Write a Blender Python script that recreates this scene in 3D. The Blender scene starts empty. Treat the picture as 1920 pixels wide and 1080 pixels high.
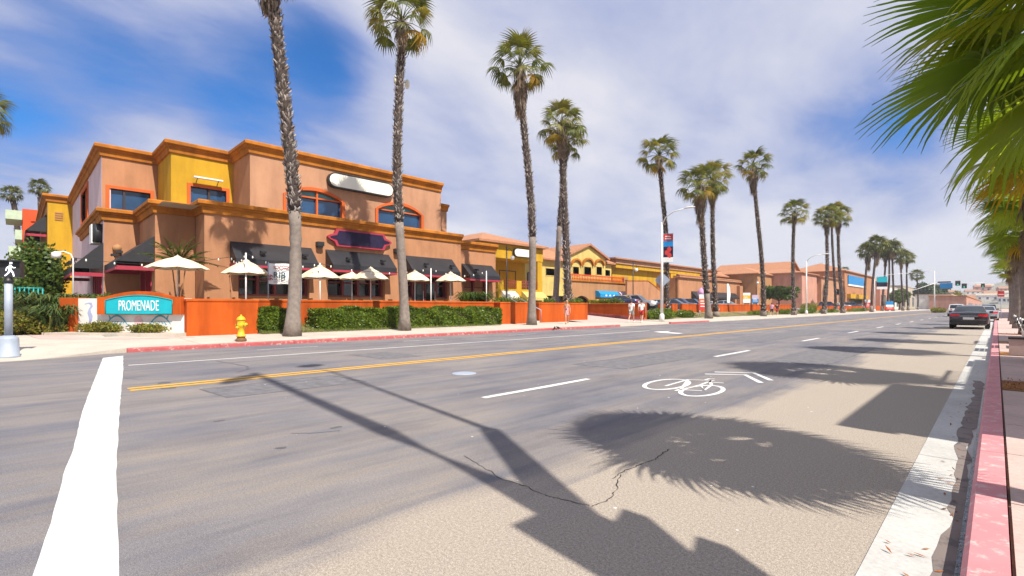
import bpy, math, random
from mathutils import Matrix, Vector, Euler
R = math.radians
sc = bpy.context.scene
col = sc.collection
# ------------------------------------------------------------------ camera, sky, sun, exposure
FPX, VX, VY, CAMH = 920.0, 1868.0, 575.0, 1.4
YAW = math.atan((VX - 960) / FPX)
cam_d = bpy.data.cameras.new('camera')
cam = bpy.data.objects.new('camera', cam_d); col.objects.link(cam)
cam_d.sensor_width = 36; cam_d.lens = FPX / 1920 * 36
cam_d.shift_y = (VY - 540) / 1920
cam_d.clip_start = 0.05; cam_d.clip_end = 6000
cam.location = (0, 0, CAMH); cam.rotation_euler = (R(90), 0, YAW)
sc.camera = cam
SUN_EL, SUN_AZ = 50, 98          # azimuth clockwise from +Y (down the street)
world = bpy.data.worlds.new('World'); sc.world = world; world.use_nodes = True
def sky_nodes():
    nt = world.node_tree; N = nt.nodes; L = nt.links
    N.clear()
    out = N.new('ShaderNodeOutputWorld'); bg = N.new('ShaderNodeBackground'); bg.inputs[1].default_value = 0.1
    sky = N.new('ShaderNodeTexSky'); sky.sky_type = 'NISHITA'; sky.sun_disc = False
    sky.sun_elevation = R(SUN_EL); sky.sun_rotation = R(SUN_AZ); sky.air_density = 1.0; sky.dust_density = 0.6; sky.ozone_density = 2.0
    tc = N.new('ShaderNodeTexCoord'); sep = N.new('ShaderNodeSeparateXYZ'); L.new(tc.outputs['Generated'], sep.inputs[0])
    def M(op, a, b=None, c=None):
        n = N.new('ShaderNodeMath'); n.operation = op
        for i, x in enumerate((a, b, c)):
            if x is None: continue
            if isinstance(x, (int, float)): n.inputs[i].default_value = x
            else: L.new(x, n.inputs[i])
        return n.outputs[0]
    zc = M('ADD', M('MAXIMUM', sep.outputs[2], 0.0), 0.22)
    px, py = M('DIVIDE', sep.outputs[0], zc), M('DIVIDE', sep.outputs[1], zc)
    cmb = N.new('ShaderNodeCombineXYZ'); L.new(px, cmb.inputs[0]); L.new(py, cmb.inputs[1])
    def noise(scale, detail, rough, off):
        mp = N.new('ShaderNodeMapping'); L.new(cmb.outputs[0], mp.inputs[0]); mp.inputs['Location'].default_value = off; mp.inputs['Rotation'].default_value = (0, 0, 0.9); mp.inputs['Scale'].default_value = (1.0, 0.62, 1.0)
        n = N.new('ShaderNodeTexNoise'); n.inputs['Scale'].default_value = scale; n.inputs['Detail'].default_value = detail
        n.inputs['Roughness'].default_value = rough; n.inputs['Distortion'].default_value = 0.25
        L.new(mp.outputs[0], n.inputs['Vector']); return n.outputs['Fac']
    d = M('ADD', M('MULTIPLY', noise(1.15, 3, 0.5, (3.1, 1.7, 0)), 0.9), M('MULTIPLY', noise(3.6, 5, 0.6, (7.3, 2.2, 4)), 0.46))
    d = M('ADD', d, 0.115)
    low = N.new('ShaderNodeMapRange'); L.new(sep.outputs[2], low.inputs[0]); low.inputs[1].default_value = 0.30; low.inputs[2].default_value = 0.0; low.inputs[4].default_value = 0.16
    d = M('ADD', d, low.outputs[0])
    # openings in the cloud deck, each where it hangs in the sky (unit directions)
    for (qx, qy, width, amt) in HOLES:
        u, w = (qx - 960) / FPX, (VY - qy) / FPX
        v = Vector((-math.sin(YAW) + math.cos(YAW) * u, math.cos(YAW) + math.sin(YAW) * u, w)).normalized()
        vd = N.new('ShaderNodeVectorMath'); vd.operation = 'DOT_PRODUCT'; L.new(tc.outputs['Generated'], vd.inputs[0]); vd.inputs[1].default_value = v
        g = M('POWER', M('MAXIMUM', vd.outputs['Value'], 0.0), width)
        d = M('SUBTRACT', d, M('MULTIPLY', g, amt))
    ramp = N.new('ShaderNodeMapRange'); ramp.interpolation_type = 'SMOOTHSTEP'; L.new(d, ramp.inputs[0])
    ramp.inputs[1].default_value = 0.36; ramp.inputs[2].default_value = 0.70
    ramp.inputs[4].default_value = 0.93
    # cloud brightness: thicker parts whiter, thin parts lavender
    cr = N.new('ShaderNodeMix'); cr.data_type = 'RGBA'
    cr.inputs[6].default_value = CLOUD_THIN + (1,); cr.inputs[7].default_value = CLOUD_THICK + (1,)
    cm = N.new('ShaderNodeMapRange'); L.new(d, cm.inputs[0]); cm.inputs[1].default_value = 0.56; cm.inputs[2].default_value = 0.95
    L.new(cm.outputs[0], cr.inputs[0])
    tint = N.new('ShaderNodeMix'); tint.data_type = 'RGBA'; tint.blend_type = 'MULTIPLY'; tint.inputs[0].default_value = 1
    L.new(sky.outputs[0], tint.inputs[6]); tint.inputs[7].default_value = SKY_TINT + (1,)
    mx = N.new('ShaderNodeMix'); mx.data_type = 'RGBA'
    L.new(ramp.outputs[0], mx.inputs[0]); L.new(tint.outputs[2], mx.inputs[6]); L.new(cr.outputs[2], mx.inputs[7])
    L.new(mx.outputs[2], bg.inputs[0]); L.new(bg.outputs[0], out.inputs[0])
HOLES = [(605, 70, 420, .25), (640, 165, 420, .21), (470, 165, 260, .23), (530, 110, 120, .12), (15, 265, 160, .32), (250, 150, 300, .12), (150, 40, 250, .06), (1670, 265, 360, .27), (1330, 190, 500, .14), (1690, 370, 400, .16), (900, 110, 300, .10)]
CLOUD_THIN = (1.75, 2.2, 3.9); CLOUD_THICK = (4.8, 4.75, 5.1); SKY_TINT = (0.14, 0.52, 0.92)
sky_nodes()
sun_d = bpy.data.lights.new('sun', 'SUN'); sun_d.energy = 4.2; sun_d.angle = R(0.55); sun_d.color = (1.0, 0.93, 0.82)
sun = bpy.data.objects.new('sun', sun_d); col.objects.link(sun)
sdir = Vector((math.sin(R(SUN_AZ)) * math.cos(R(SUN_EL)), math.cos(R(SUN_AZ)) * math.cos(R(SUN_EL)), math.sin(R(SUN_EL))))
sun.rotation_euler = sdir.to_track_quat('Z', 'Y').to_euler()
sun.location = (5, -10, 30)
vs = sc.view_settings; vs.view_transform = 'Standard'; vs.look = 'None'; vs.gamma = 1; vs.use_curve_mapping = False; vs.exposure = 0.8
sc.cycles.max_bounces = 6; sc.cycles.transparent_max_bounces = 8; sc.cycles.use_denoising = True
sc.cycles.volume_bounces = 0
# ------------------------------------------------------------------ survey: photo readings to ground metres
fwx, fwy, rtx, rty = -math.sin(YAW), math.cos(YAW), math.cos(YAW), math.sin(YAW)
def g(px, py, z=0.0):
    Z = (CAMH - z) * FPX / (py - VY); u = (px - 960) / FPX * Z
    return (fwx * Z + rtx * u, fwy * Z + rty * u)
def yx(px, X):                    # distance down the street of reading px on the plane x = X
    u = (px - 960) / FPX; return X / (fwx + rtx * u) * (fwy + rty * u)
def zx(px, py, X):                # height of a reading on the plane x = X
    u = (px - 960) / FPX; return CAMH + (VY - py) / FPX * X / (fwx + rtx * u)
def xy(px, Y):
    u = (px - 960) / FPX; return Y / (fwy + rty * u) * (fwx + rtx * u)
def zy(px, py, Y):
    u = (px - 960) / FPX; return CAMH + (VY - py) / FPX * Y / (fwy + rty * u)
# ------------------------------------------------------------------ materials
MATS = {}
def newmat(name):
    m = bpy.data.materials.new(name); m.use_nodes = True
    nt = m.node_tree; b = nt.nodes['Principled BSDF']; MATS[name] = m
    return m, nt, b
def noise_node(nt, scale, detail=4, rough=0.55, stretch=None, obj=False):
    if obj:
        tc = nt.nodes.new('ShaderNodeTexCoord'); src = tc.outputs['Object']
    else:
        ge = nt.nodes.new('ShaderNodeNewGeometry'); src = ge.outputs['Position']
    if stretch:
        mp = nt.nodes.new('ShaderNodeMapping'); mp.inputs['Scale'].default_value = stretch
        nt.links.new(src, mp.inputs[0]); src = mp.outputs[0]
    n = nt.nodes.new('ShaderNodeTexNoise'); n.inputs['Scale'].default_value = scale
    n.inputs['Detail'].default_value = detail; n.inputs['Roughness'].default_value = rough
    nt.links.new(src, n.inputs['Vector']); return n.outputs['Fac']
def ramp(nt, fac, stops):
    r = nt.nodes.new('ShaderNodeValToRGB'); nt.links.new(fac, r.inputs[0])
    e = r.color_ramp.elements
    while len(e) < len(stops): e.new(0.5)
    for el, (p, c) in zip(e, stops): el.position = p; el.color = tuple(c) + (1,)
    return r.outputs[0]
def mixc(nt, fac, a, b, mode='MIX'):
    m = nt.nodes.new('ShaderNodeMix'); m.data_type = 'RGBA'; m.blend_type = mode
    for i, x in ((0, fac), (6, a), (7, b)):
        if isinstance(x, (int, float)): m.inputs[i].default_value = x
        elif isinstance(x, tuple): m.inputs[i].default_value = x + (1,)
        else: nt.links.new(x, m.inputs[i])
    return m.outputs[2]
def bump(nt, b, h, strength=0.3, dist=0.02):
    n = nt.nodes.new('ShaderNodeBump'); n.inputs['Strength'].default_value = strength; n.inputs['Distance'].default_value = dist
    nt.links.new(h, n.inputs['Height']); nt.links.new(n.outputs[0], b.inputs['Normal'])
def dk(c, k): return tuple(min(1, x * k) for x in c)
def plain(name, c, rough=0.6, metal=0.0, var=0.12, scale=3.0, bmp=0.0, bscale=40, coat=0, obj=False, spec=0.5):
    m, nt, b = newmat(name)
    f = noise_node(nt, scale, 5, 0.6, obj=obj)
    L = nt.links; L.new(ramp(nt, f, [(0.3, dk(c, 1 - var)), (0.7, dk(c, 1 + var))]), b.inputs['Base Color'])
    b.inputs['Roughness'].default_value = rough; b.inputs['Metallic'].default_value = metal; b.inputs['Coat Weight'].default_value = coat
    b.inputs['Specular IOR Level'].default_value = spec
    if bmp: bump(nt, b, noise_node(nt, bscale, 3, 0.6, obj=obj), bmp)
    return m
def stucco(name, c, dirt=0.16):
    m, nt, b = newmat(name)
    f = noise_node(nt, 0.55, 6, 0.65)
    s = noise_node(nt, 1.3, 4, 0.6, (1, 1, 0.12))
    base = ramp(nt, f, [(0.3, dk(c, 0.88)), (0.52, c), (0.75, dk(c, 1.1))])
    st = ramp(nt, s, [(0.35, (1 - dirt,) * 3), (0.6, (1, 1, 1))])
    run = noise_node(nt, 1.1, 6, 0.75, (1, 1, 0.45)); sp_ = ramp(nt, run, [(0.34, (1 - dirt * .7,) * 3), (0.52, (1, 1, 1)), (0.72, (1.05,) * 3)])
    nt.links.new(mixc(nt, 1.0, mixc(nt, 1.0, base, st, 'MULTIPLY'), sp_, 'MULTIPLY'), b.inputs['Base Color'])
    b.inputs['Roughness'].default_value = 0.9; b.inputs['Specular IOR Level'].default_value = 0.2
    bump(nt, b, noise_node(nt, 22, 5, 0.7), 0.45, 0.012)
    return m
def leafmat(name, cols, trans=0.35, rough=0.5, per='island'):
    m, nt, b = newmat(name)
    ge = nt.nodes.new('ShaderNodeNewGeometry'); oi = nt.nodes.new('ShaderNodeObjectInfo')
    r = ge.outputs['Random Per Island'] if per == 'island' else oi.outputs['Random']
    n = len(cols); c = ramp(nt, r, [((i + 0.5) / n, k) for i, k in enumerate(cols)])
    f = noise_node(nt, 1.4, 3); c = mixc(nt, 1.0, c, ramp(nt, f, [(0.3, (.72,) * 3), (0.7, (1.2,) * 3)]), 'MULTIPLY')
    nt.links.new(c, b.inputs['Base Color']); b.inputs['Roughness'].default_value = rough; b.inputs['Specular IOR Level'].default_value = 0.35
    tr = nt.nodes.new('ShaderNodeBsdfTranslucent'); nt.links.new(mixc(nt, 1.0, c, (1.5, 1.35, 0.6), 'MULTIPLY'), tr.inputs[0])
    mx = nt.nodes.new('ShaderNodeMixShader'); mx.inputs[0].default_value = trans
    nt.links.new(b.outputs[0], mx.inputs[1]); nt.links.new(tr.outputs[0], mx.inputs[2])
    nt.links.new(mx.outputs[0], nt.nodes['Material Output'].inputs[0])
    return m
def glassy(name, c, rough=0.06):
    m, nt, b = newmat(name)
    f = noise_node(nt, 0.7, 3); nt.links.new(ramp(nt, f, [(0.3, dk(c, .6)), (0.7, dk(c, 1.4))]), b.inputs['Base Color'])
    b.inputs['Roughness'].default_value = rough; b.inputs['Specular IOR Level'].default_value = 0.8
    return m
TERRA = stucco('stucco_terracotta', (0.43, 0.21, 0.11))
TERRA2 = stucco('stucco_terracotta_pale', (0.46, 0.25, 0.15))
YELLOW = stucco('stucco_mustard', (0.52, 0.30, 0.022))
CREAM = stucco('stucco_cream_yellow', (0.58, 0.45, 0.15))
GRAZELIT = stucco('stucco_side_wall_grazing_light', (0.66, 0.50, 0.52), .06)  # side wall's grazing light and sky tint painted into its stucco colour
TRIM = stucco('trim_orange', (0.46, 0.165, 0.022), 0.3)
ORANGE = stucco('wall_orange', (0.49, 0.088, 0.010), 0.3)
ORANGEF = stucco('frame_orange', (0.55, 0.12, 0.03), 0.1)
PINKST = stucco('stucco_pink', (0.52, 0.27, 0.2))
BROWNST = stucco('stucco_brown', (0.40, 0.21, 0.10))
REDST = stucco('stucco_red_orange', (0.62, 0.085, 0.025))
WHITEST = stucco('stucco_white', (0.78, 0.76, 0.72), 0.1)
BEIGE = stucco('stucco_beige', (0.5, 0.42, 0.33))
def tile_mat():
    m, nt, b = newmat('roof_tile')
    f = noise_node(nt, 3.5, 5, 0.7)
    nt.links.new(ramp(nt, f, [(0.3, (0.26, 0.10, 0.05)), (0.5, (0.38, 0.17, 0.085)), (0.72, (0.50, 0.27, 0.15))]), b.inputs['Base Color'])
    b.inputs['Roughness'].default_value = 0.85
    return m
TILE = tile_mat()
def asphalt():
    m, nt, b = newmat('asphalt'); L = nt.links
    st = noise_node(nt, 1.0, 6, 0.62, (1.6, 0.13, 1)); st2 = noise_node(nt, 1.0, 5, 0.6, (4.0, 0.3, 1))
    big = noise_node(nt, 0.22, 4, 0.6); fine = noise_node(nt, 55, 4, 0.75); grit = noise_node(nt, 160, 2, 0.6)
    a = ramp(nt, st, [(0.36, (0.158, 0.157, 0.172)), (0.46, (0.205, 0.201, 0.21)), (0.535, (0.245, 0.222, 0.20)), (0.61, (0.178, 0.177, 0.19))])
    a = mixc(nt, 0.36, a, ramp(nt, st2, [(0.35, (0.165, 0.163, 0.178)), (0.65, (0.25, 0.235, 0.228))]))
    mid_ = noise_node(nt, 0.8, 6, 0.7, (1.4, 0.5, 1))
    a = mixc(nt, 1.0, a, ramp(nt, mid_, [(0.36, (.80, .80, .84)), (0.5, (1, 1, 1)), (0.66, (1.14, 1.10, 1.05))]), 'MULTIPLY')
    a = mixc(nt, 1.0, a, ramp(nt, big, [(0.38, (.84, .85, .90)), (0.62, (1.1, 1.06, 1.0))]), 'MULTIPLY')
    # the tan resurfaced strip next to the right gutter, ragged along its inner edge
    ge = nt.nodes.new('ShaderNodeNewGeometry'); sp = nt.nodes.new('ShaderNodeSeparateXYZ'); L.new(ge.outputs['Position'], sp.inputs[0])
    ad = nt.nodes.new('ShaderNodeMath'); ad.operation = 'MULTIPLY_ADD'; L.new(big, ad.inputs[0]); ad.inputs[1].default_value = 2.2; L.new(sp.outputs[0], ad.inputs[2])
    ad2 = nt.nodes.new('ShaderNodeMath'); ad2.operation = 'MULTIPLY_ADD'; L.new(st2, ad2.inputs[0]); ad2.inputs[1].default_value = 0.9; L.new(ad.outputs[0], ad2.inputs[2])
    mr = nt.nodes.new('ShaderNodeMapRange'); L.new(ad2.outputs[0], mr.inputs[0]); mr.inputs[1].default_value = -1.35; mr.inputs[2].default_value = -0.9; mr.inputs[4].default_value = 0.9
    tan = ramp(nt, fine, [(0.3, (0.36, 0.305, 0.24)), (0.7, (0.46, 0.395, 0.315))])
    a = mixc(nt, mr.outputs[0], a, tan)
    a = mixc(nt, 1.0, a, ramp(nt, fine, [(0.32, (0.78,) * 3), (0.68, (1.2,) * 3)]), 'MULTIPLY')
    a = mixc(nt, 1.0, a, ramp(nt, grit, [(0.30, (0.60,) * 3), (0.5, (1, 1, 1)), (0.70, (1.5,) * 3)]), 'MULTIPLY')
    a = mixc(nt, 1.0, a, (0.88, 0.885, 0.92), 'MULTIPLY')
    L.new(a, b.inputs['Base Color']); b.inputs['Roughness'].default_value = 0.85; b.inputs['Specular IOR Level'].default_value = 0.3
    bump(nt, b, grit, 0.6, 0.008)
    return m
ASPH = asphalt()
PATCHM = plain('asphalt_patch', (0.15, 0.146, 0.155), 0.9, var=.28, scale=5, bmp=.5, bscale=120)
def concrete(name, c, spots=0.0):
    m, nt, b = newmat(name)
    f = noise_node(nt, 0.9, 6, 0.7); k = noise_node(nt, 30, 4, 0.7)
    a = ramp(nt, f, [(0.3, dk(c, .82)), (0.55, c), (0.75, dk(c, 1.1))])
    a = mixc(nt, 1.0, a, ramp(nt, k, [(0.32, (.86,) * 3), (0.65, (1.06,) * 3)]), 'MULTIPLY')
    nt.links.new(a, b.inputs['Base Color']); b.inputs['Roughness'].default_value = 0.85; b.inputs['Specular IOR Level'].default_value = 0.3
    bump(nt, b, k, 0.3, 0.006); return m
CONC = concrete('concrete_sidewalk', (0.52, 0.46, 0.39))
CONC2 = concrete('concrete_gutter', (0.50, 0.495, 0.475))
PINKCONC = concrete('concrete_pinkish', (0.54, 0.40, 0.36))
LOTM = concrete('parking_lot_paving', (0.34, 0.31, 0.29))
def worn_paint(name, c, under, amount=0.5, scale=9):
    m, nt, b = newmat(name)
    f = noise_node(nt, scale, 6, 0.75)
    mr = ramp(nt, f, [(amount - .06, (0, 0, 0)), (amount + .04, (1, 1, 1))])
    k = noise_node(nt, 2.2, 4); cc = ramp(nt, k, [(0.3, dk(c, .86)), (0.7, dk(c, 1.06))])
    sepc = nt.nodes.new('ShaderNodeRGBToBW'); nt.links.new(mr, sepc.inputs[0])
    nt.links.new(mixc(nt, sepc.outputs[0], under, cc), b.inputs['Base Color']); b.inputs['Roughness'].default_value = 0.75
    return m
PWHITE = worn_paint('paint_white', (0.70, 0.69, 0.67), (0.34, 0.32, 0.31), 0.39, 14)
PSTOP = worn_paint('paint_stop_line', (0.60, 0.61, 0.605), (0.40, 0.39, 0.38), 0.36, 8)
PYEL = worn_paint('paint_yellow', (0.72, 0.38, 0.015), (0.42, 0.28, 0.12), 0.38, 12)
PRED = worn_paint('paint_red_kerb', (0.40, 0.085, 0.085), (0.48, 0.33, 0.30), 0.42, 7)
PPINK = worn_paint('paint_faded_red_kerb', (0.60, 0.24, 0.26), (0.60, 0.44, 0.42), 0.42, 9)
CRACK = plain('crack_tar', (0.025, 0.022, 0.025), 0.9)
TARM = plain('tar_seal', (0.10, 0.095, 0.10), 0.8)
DAMP = worn_paint('damp_gutter', (0.20, 0.165, 0.15), (0.10, 0.085, 0.085), 0.45, 5)
PUDDLE = plain('gutter_water', (0.05, 0.055, 0.07), 0.12, var=.4, scale=14, bmp=.3, bscale=30)
TRIMRED = plain('awning_red_trim', (0.33, 0.022, 0.045), 0.6)
AWN = plain('awning_black_canvas', (0.017, 0.017, 0.021), 0.5, var=.3, scale=1.5, bmp=.15, bscale=9)
GLASS = glassy('window_glass', (0.015, 0.055, 0.13))
GLASSD = glassy('window_glass_dark', (0.012, 0.012, 0.014), 0.08)
TEALGL = glassy('window_glass_teal', (0.03, 0.17, 0.17), 0.2)
DARKFR = plain('frame_dark', (0.035, 0.02, 0.02), 0.5)
MAROON = plain('frame_maroon', (0.20, 0.035, 0.03), 0.55)
WHITEM = plain('white_enamel', (0.74, 0.74, 0.72), 0.45, var=.08)
CREAMM = plain('cream_lightbox', (0.74, 0.72, 0.62), 0.4, var=.1, scale=.9)
NAVY = plain('sign_navy', (0.018, 0.012, 0.04), 0.7, var=.3, spec=.2)
BLACKM = plain('black_metal', (0.018, 0.018, 0.02), 0.45)
GREYM = plain('galvanised', (0.33, 0.38, 0.46), 0.6, 0.1)
CANVAS = plain('umbrella_canvas', (0.64, 0.55, 0.40), 0.85, var=.06)
WOOD = plain('wood_pole', (0.30, 0.15, 0.06), 0.6)
HYD = plain('hydrant_yellow', (0.72, 0.42, 0.012), 0.45, var=.2, scale=9)
RUST = plain('rusty_iron', (0.16, 0.075, 0.03), 0.85)
TEAL = plain('sign_teal', (0.0, 0.40, 0.48), 0.5, var=.08)
TEALP = plain('teal_railing', (0.01, 0.30, 0.30), 0.5)
GREENP = plain('balcony_pale_green', (0.42, 0.50, 0.36), 0.8)
BLUEAW = plain('awning_blue', (0.0, 0.22, 0.48), 0.7)
LAVAW = plain('awning_lavender', (0.45, 0.38, 0.50), 0.7)
MURALBLUE = plain('mural_blue', (0.10, 0.36, 0.46), 0.8)
MURALLAV = plain('mural_lavender', (0.32, 0.36, 0.54), 0.8)
MURALPINK = plain('mural_pink', (0.72, 0.50, 0.50), 0.8)
TRUNKS = plain('palm_trunk_smooth', (0.205, 0.17, 0.145), 0.9, var=.25, scale=6, bmp=.5, bscale=14)
def boot_mat():
    return leafmat('palm_leaf_bases', [(0.08, 0.055, 0.045), (0.20, 0.155, 0.13), (0.38, 0.32, 0.28), (0.56, 0.51, 0.46), (0.11, 0.08, 0.065), (0.30, 0.25, 0.215)], 0.0, 0.9)
BOOT = boot_mat()
TRUNKD = plain('palm_trunk_dark', (0.055, 0.04, 0.034), 0.95, var=.35, scale=9, bmp=.6, bscale=20)
FROND = leafmat('palm_frond', [(0.10, 0.125, 0.02), (0.16, 0.165, 0.025), (0.07, 0.095, 0.02), (0.22, 0.20, 0.04)], 0.34, 0.42, 'object')
FRONDY = leafmat('palm_frond_yellowing', [(0.34, 0.24, 0.02), (0.26, 0.24, 0.03), (0.38, 0.25, 0.03)], 0.55, 0.45, 'object')
FRONDN = leafmat('palm_frond_street', [(0.15, 0.26, 0.025), (0.22, 0.32, 0.03), (0.30, 0.34, 0.035), (0.12, 0.20, 0.025)], 0.66, 0.3, 'object')
DEADF = leafmat('palm_frond_dead', [(0.20, 0.135, 0.085), (0.28, 0.21, 0.15), (0.15, 0.10, 0.07), (0.33, 0.26, 0.20)], 0.12, 0.9, 'object')
HEDGE = leafmat('hedge_leaf', [(0.07, 0.12, 0.012), (0.14, 0.21, 0.018), (0.04, 0.075, 0.012), (0.20, 0.27, 0.025)], 0.3, 0.35)
SHRUBY = leafmat('shrub_leaf_yellow', [(0.16, 0.17, 0.02), (0.28, 0.20, 0.03), (0.09, 0.12, 0.02), (0.22, 0.24, 0.04)], 0.3, 0.5)
AGAVE = leafmat('strap_leaf', [(0.035, 0.07, 0.016), (0.07, 0.12, 0.025), (0.05, 0.09, 0.02), (0.16, 0.17, 0.04)], 0.2, 0.45)
TREEG = leafmat('tree_leaf', [(0.05, 0.095, 0.014), (0.09, 0.15, 0.02), (0.035, 0.07, 0.014), (0.13, 0.18, 0.025)], 0.3, 0.45)
TREED = leafmat('tree_leaf_dark', [(0.03, 0.055, 0.015), (0.05, 0.085, 0.02), (0.08, 0.11, 0.03)], 0.2, 0.5)
GRASSM = leafmat('grass_blade', [(0.10, 0.15, 0.02), (0.16, 0.19, 0.03), (0.22, 0.20, 0.07), (0.08, 0.12, 0.02)], 0.3, 0.6)
SOIL = plain('soil', (0.16, 0.105, 0.07), 0.95, var=.3, scale=8, bmp=.5)
DIRTGR = plain('planting_ground', (0.20, 0.165, 0.075), 0.95, var=.35, scale=3, bmp=.5)
MULCH = leafmat('bark_mulch', [(0.24, 0.075, 0.02), (0.38, 0.13, 0.03), (0.14, 0.045, 0.018), (0.45, 0.20, 0.06)], 0.0, 0.9)
BARK = plain('bark', (0.11, 0.075, 0.05), 0.95, var=.3, scale=6, bmp=.5)
TYRE = plain('tyre_rubber', (0.015, 0.015, 0.016), 0.8)
RIM = plain('alloy_rim', (0.42, 0.43, 0.45), 0.3, 0.8)
CARGL = glassy('car_glass', (0.02, 0.028, 0.034), 0.04)
TAILL = plain('tail_light_red', (0.62, 0.02, 0.025), 0.2, var=.2)
HEADL = plain('headlight_clear', (0.7, 0.72, 0.74), 0.1)
BULB = plain('bulb_glass', (0.85, 0.84, 0.78), 0.2)
SKIN = plain('skin', (0.46, 0.255, 0.165), 0.55, var=.05)
HAIRD = plain('hair_dark', (0.035, 0.022, 0.015), 0.6)
HAIRB = plain('hair_blond', (0.36, 0.21, 0.09), 0.6)
CWHITE = plain('cloth_white', (0.76, 0.73, 0.72), 0.9, var=.05)
CBLACK = plain('cloth_black', (0.03, 0.03, 0.032), 0.9)
CRED = plain('cloth_red', (0.42, 0.035, 0.03), 0.9)
CPINK = plain('cloth_pink', (0.62, 0.36, 0.56), 0.9)
CGREY = plain('cloth_grey', (0.36, 0.40, 0.40), 0.9)
def dressmat():
    m, nt, b = newmat('cloth_flowered'); f = noise_node(nt, 16, 3, 0.6, obj=True)
    nt.links.new(ramp(nt, f, [(0.35, (0.16, 0.05, 0.08)), (0.48, (0.55, 0.22, 0.25)), (0.6, (0.70, 0.52, 0.5)), (0.7, (0.14, 0.12, 0.2))]), b.inputs['Base Color']); b.inputs['Roughness'].default_value = 0.9; return m
DRESS = dressmat()
HILLM = plain('hillside', (0.26, 0.25, 0.20), 0.95, var=.3, scale=.03)
SIGNBLUE = plain('sign_blue', (0.0, 0.20, 0.50), 0.5)
SIGNRED = plain('sign_red', (0.55, 0.035, 0.03), 0.55)
SIGNOR = plain('sign_orange', (0.70, 0.13, 0.05), 0.55)
SIGNGRN = plain('sign_green_dark', (0.02, 0.07, 0.10), 0.5)
LITWHITE, _nt, _b = newmat('lit_walk_signal'); _b.inputs['Base Color'].default_value = (.8, .8, .8, 1); _b.inputs['Emission Color'].default_value = (0.9, 0.92, 1, 1); _b.inputs['Emission Strength'].default_value = 0.9
LITGRN, _nt, _b = newmat('lit_green_signal'); _b.inputs['Base Color'].default_value = (0, .5, .3, 1); _b.inputs['Emission Color'].default_value = (0.05, 0.9, 0.5, 1); _b.inputs['Emission Strength'].default_value = 0.8
def carpaint(name, c, metal=0.3): return plain(name, c, 0.25, metal, var=.03, coat=1.0)
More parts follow.
